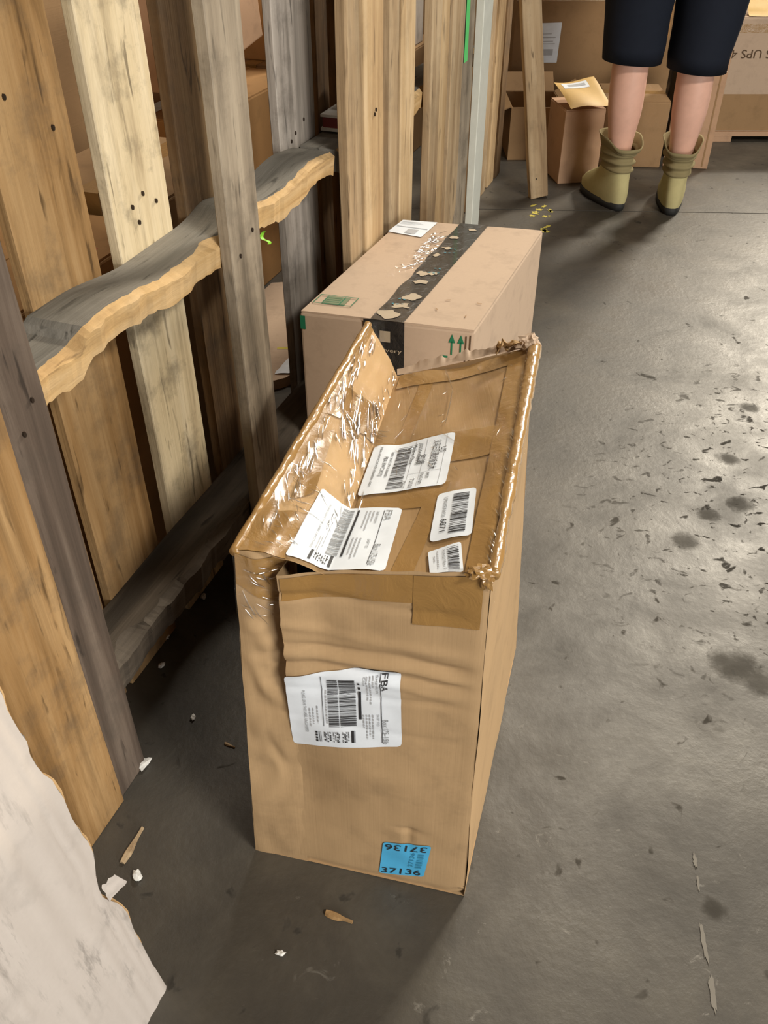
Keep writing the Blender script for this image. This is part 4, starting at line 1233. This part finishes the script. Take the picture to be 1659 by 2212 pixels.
V_, E_, Rr = [], [], []
def av(p, r, par=None):
    V_.append(Vector(p) + pinv); Rr.append(r)
    if par is not None: E_.append((par, len(V_) - 1))
    return len(V_) - 1
pel = av((.988, 3.41, .97), .125)
wai = av((.99, 3.41, 1.10), .12, pel); che = av((.99, 3.42, 1.32), .14, wai); nec0 = av((.99, 3.44, 1.47), .065, che)
nec = av((.99, 3.46, 1.54), .052, nec0); hd = av((.99, 3.49, 1.63), .078, nec); hd2 = av((.99, 3.48, 1.72), .080, hd); hd3 = av((.99, 3.475, 1.77), .045, hd2)
nose = av((.99, 3.59, 1.645), .012, hd)
for sx in (-1, 1): av((.99 + sx * .088, 3.475, 1.655), .014, hd)
for sd, an, kn, hp, tdir in KN:
    h = av(hp, .088, pel); th = av(hp.lerp(kn, .55), .075, h); k = av(kn, .068, th)
    ca = av(Vector((lerp(kn.x, an.x, .3), lerp(kn.y, an.y, .3) - .008, .37)), .070, k)
    lc = av((lerp(kn.x, an.x, .62), lerp(kn.y, an.y, .62), .24), .048, ca)
    ak = av((an.x, an.y, .11), .036, lc); ft = av(an + tdir * .08 + Vector((0, 0, .055)), .034, ak); av(an + tdir * .16 + Vector((0, 0, .045)), .024, ft)
    # arm bent forward at the elbow
    sh = av((.99 + sd * .175, 3.42, 1.41), .046, che); el = av((.99 + sd * .235, 3.45, 1.14), .043, sh)
    wr = av((.99 + sd * .17, 3.68, 1.10), .027, el); pm = av((.99 + sd * .155, 3.75, 1.09), .032, wr)
    for j in range(4):
        f1 = av((.99 + sd * (.125 + .018 * j), 3.80 - .004 * abs(j - 1), 1.085), .0095, pm)
        f2 = av((.99 + sd * (.122 + .018 * j), 3.835 - .006 * abs(j - 1), 1.065), .0085, f1)
    t1 = av((.99 + sd * .115, 3.765, 1.075), .010, pm); av((.99 + sd * .10, 3.80, 1.06), .009, t1)
body_me = skin_mesh('body', V_, E_, Rr, 2, 0)
body = link('body', body_me, M['skin'], person)

def ring(c, rx, ry, k=28, seed=0, amp=0.0, rot=0.0):
    out = []
    for i in range(k):
        a = i / k * 2 * math.pi; q = 1 + amp * nz(math.cos(a) * 1.6, math.sin(a) * 1.6, c[2] * 9 + seed)
        x, y = rx * q * math.cos(a), ry * q * math.sin(a)
        out.append(Vector((c[0] + x * math.cos(rot) - y * math.sin(rot), c[1] + x * math.sin(rot) + y * math.cos(rot), c[2])) + pinv)
    return out
# shorts: two wide legs and the seat
b = MB()
for sd, an, kn, hp, tdir in KN:
    z0 = .515 if sd < 0 else .495
    rings = []
    # inner side of the hem first, so the cloth has thickness
    rings.append(ring((kn.x - .002, kn.y, z0 + .10), .090, .090, seed=sd, amp=.05))
    rings.append(ring((kn.x, kn.y, z0 + .004), .098, .098, seed=sd, amp=.07))
    for z, rx, ry in ((z0, .104, .104), (z0 + .05, .106, .106), (z0 + .14, .112, .112), (z0 + .24, .122, .122), (.82, .122, .128), (.90, .118, .130)):
        f = (z - .50) / .42
        c = kn.lerp(hp, max(0, f)); cx = c.x + (sd * .022 * sm(.5, .72, z)) ; 
        rings.append(ring((cx, c.y, z + 0), rx, ry, seed=sd, amp=.07))
    # slanted hem: lower toward the inner back
    for rr_ in rings[1:3]:
        for v in rr_: v.z += -.05 * (v.x - (kn.x + pinv.x)) * (1 if sd > 0 else 1)
    b.loft(rings, False, True)
b.loft([ring((.99, 3.41, z), rx, ry, amp=.03) for z, rx, ry in ((.80, .10, .08), (.84, .20, .135), (.92, .205, .140), (1.02, .185, .13), (1.06, .175, .125))])
b.build('shorts', M['navy'], person, True)
b = MB()
b.loft([ring((.99, 3.41, z), rx, ry, amp=.04, seed=5) for z, rx, ry in ((.93, .205, .150), (1.02, .20, .145), (1.12, .185, .138), (1.25, .19, .145), (1.38, .20, .14), (1.45, .15, .10), (1.49, .085, .075))], True, True)
for sd in (-1, 1):
    a0, a1 = Vector((.99 + sd * .15, 3.42, 1.42)), Vector((.99 + sd * .225, 3.445, 1.20))
    ax = (a1 - a0).normalized(); e1 = Vector((0, 1, 0)); e1 = (e1 - ax * e1.dot(ax)).normalized(); e2 = ax.cross(e1)
    b.loft([[a0.lerp(a1, t) + pinv + (e1 * math.cos(i / 16 * 6.2832) + e2 * math.sin(i / 16 * 6.2832)) * r for i in range(16)] for t, r in ((-.25, .070), (0, .085), (.4, .078), (1, .072))])
b.build('shirt', M['shirt'], person, True)
# hair cap
b = MB()
b.loft([ring((.99, 3.475 - .006 * math.sin(i), z), r, r * 1.1, amp=.05, seed=9) for i, (z, r) in enumerate(((1.60, .070), (1.64, .088), (1.70, .094), (1.76, .080), (1.80, .045)))])
b.build('hair', M['hair'], person, True)
# boots
for sd, an, kn, hp, tdir in KN:
    nm = 'boot'
    sx = Vector((tdir.y, -tdir.x, 0))
    heel = an - tdir * .068
    def foot_ring(z, l0, l1, w_heel, w_toe, k=32, amp=.0, seed=0):
        """outline from l0 (heel) to l1 (toe) along the foot"""
        out = []
        for i in range(k):
            a = i / k * 2 * math.pi; ca, sa = math.cos(a), math.sin(a)
            x = lerp(l0, l1, .5 + .5 * ca); t = .5 + .5 * ca
            w = lerp(w_heel, w_toe, sm(.1, .75, t)) * (abs(sa) ** .72) * (1 if sa > 0 else -1)
            q = 1 + amp * nz(x * 22, sa * 2 + seed, z * 38)
            out.append(heel + tdir * x + sx * (w * q) + Vector((0, 0, z)) + pinv)
        return out
    b = MB(); b.loft([foot_ring(z, l0, l1, wh, wt) for z, l0, l1, wh, wt in ((.0, .004, .288, .040, .050), (.012, .0, .292, .043, .053), (.028, -.002, .292, .043, .052))])
    sole = b.build('boot_sole', M['rubber'], person, True)
    b = MB()
    b.loft([foot_ring(z, l0, l1, wh, wt, amp=.05, seed=sd) for z, l0, l1, wh, wt in ((.024, .0, .288, .043, .050), (.05, -.004, .286, .046, .052), (.075, -.004, .26, .046, .048), (.10, .002, .215, .044, .046),
        (.125, .008, .165, .043, .045), (.145, .008, .148, .045, .047))], False, False)
    b.build('boot_upper', M['suede'], person, True)
    b = MB()
    def crings():
        rs = []
        for i in range(15):
            t = i / 14; z = .140 + .085 * t; fold = .006 * math.sin(t * 19)
            rs.append(foot_ring(z, .004 - fold, .146 + fold + .008 * t, .046 + fold + .010 * t, .048 + fold + .012 * t, amp=.09, seed=sd * 3))
        # flared open collar, lower at the back
        for (z, g) in ((.245, .018), (.262, .024), (.260, .019), (.225, .010)):
            rs.append(foot_ring(z, .004 - g, .150 + g, .048 + g, .050 + g, amp=.08, seed=sd * 3))
        for r_ in rs[-7:]:
            for v in r_:
                bk = ((v - (heel + pinv)).dot(tdir))
                v.z -= .030 * sm(.06, -.01, bk) * sm(.19, .25, v.z)
        return rs
    b.loft(crings(), False, False)
    b.build('boot_collar', M['suede_dark'], person, True)
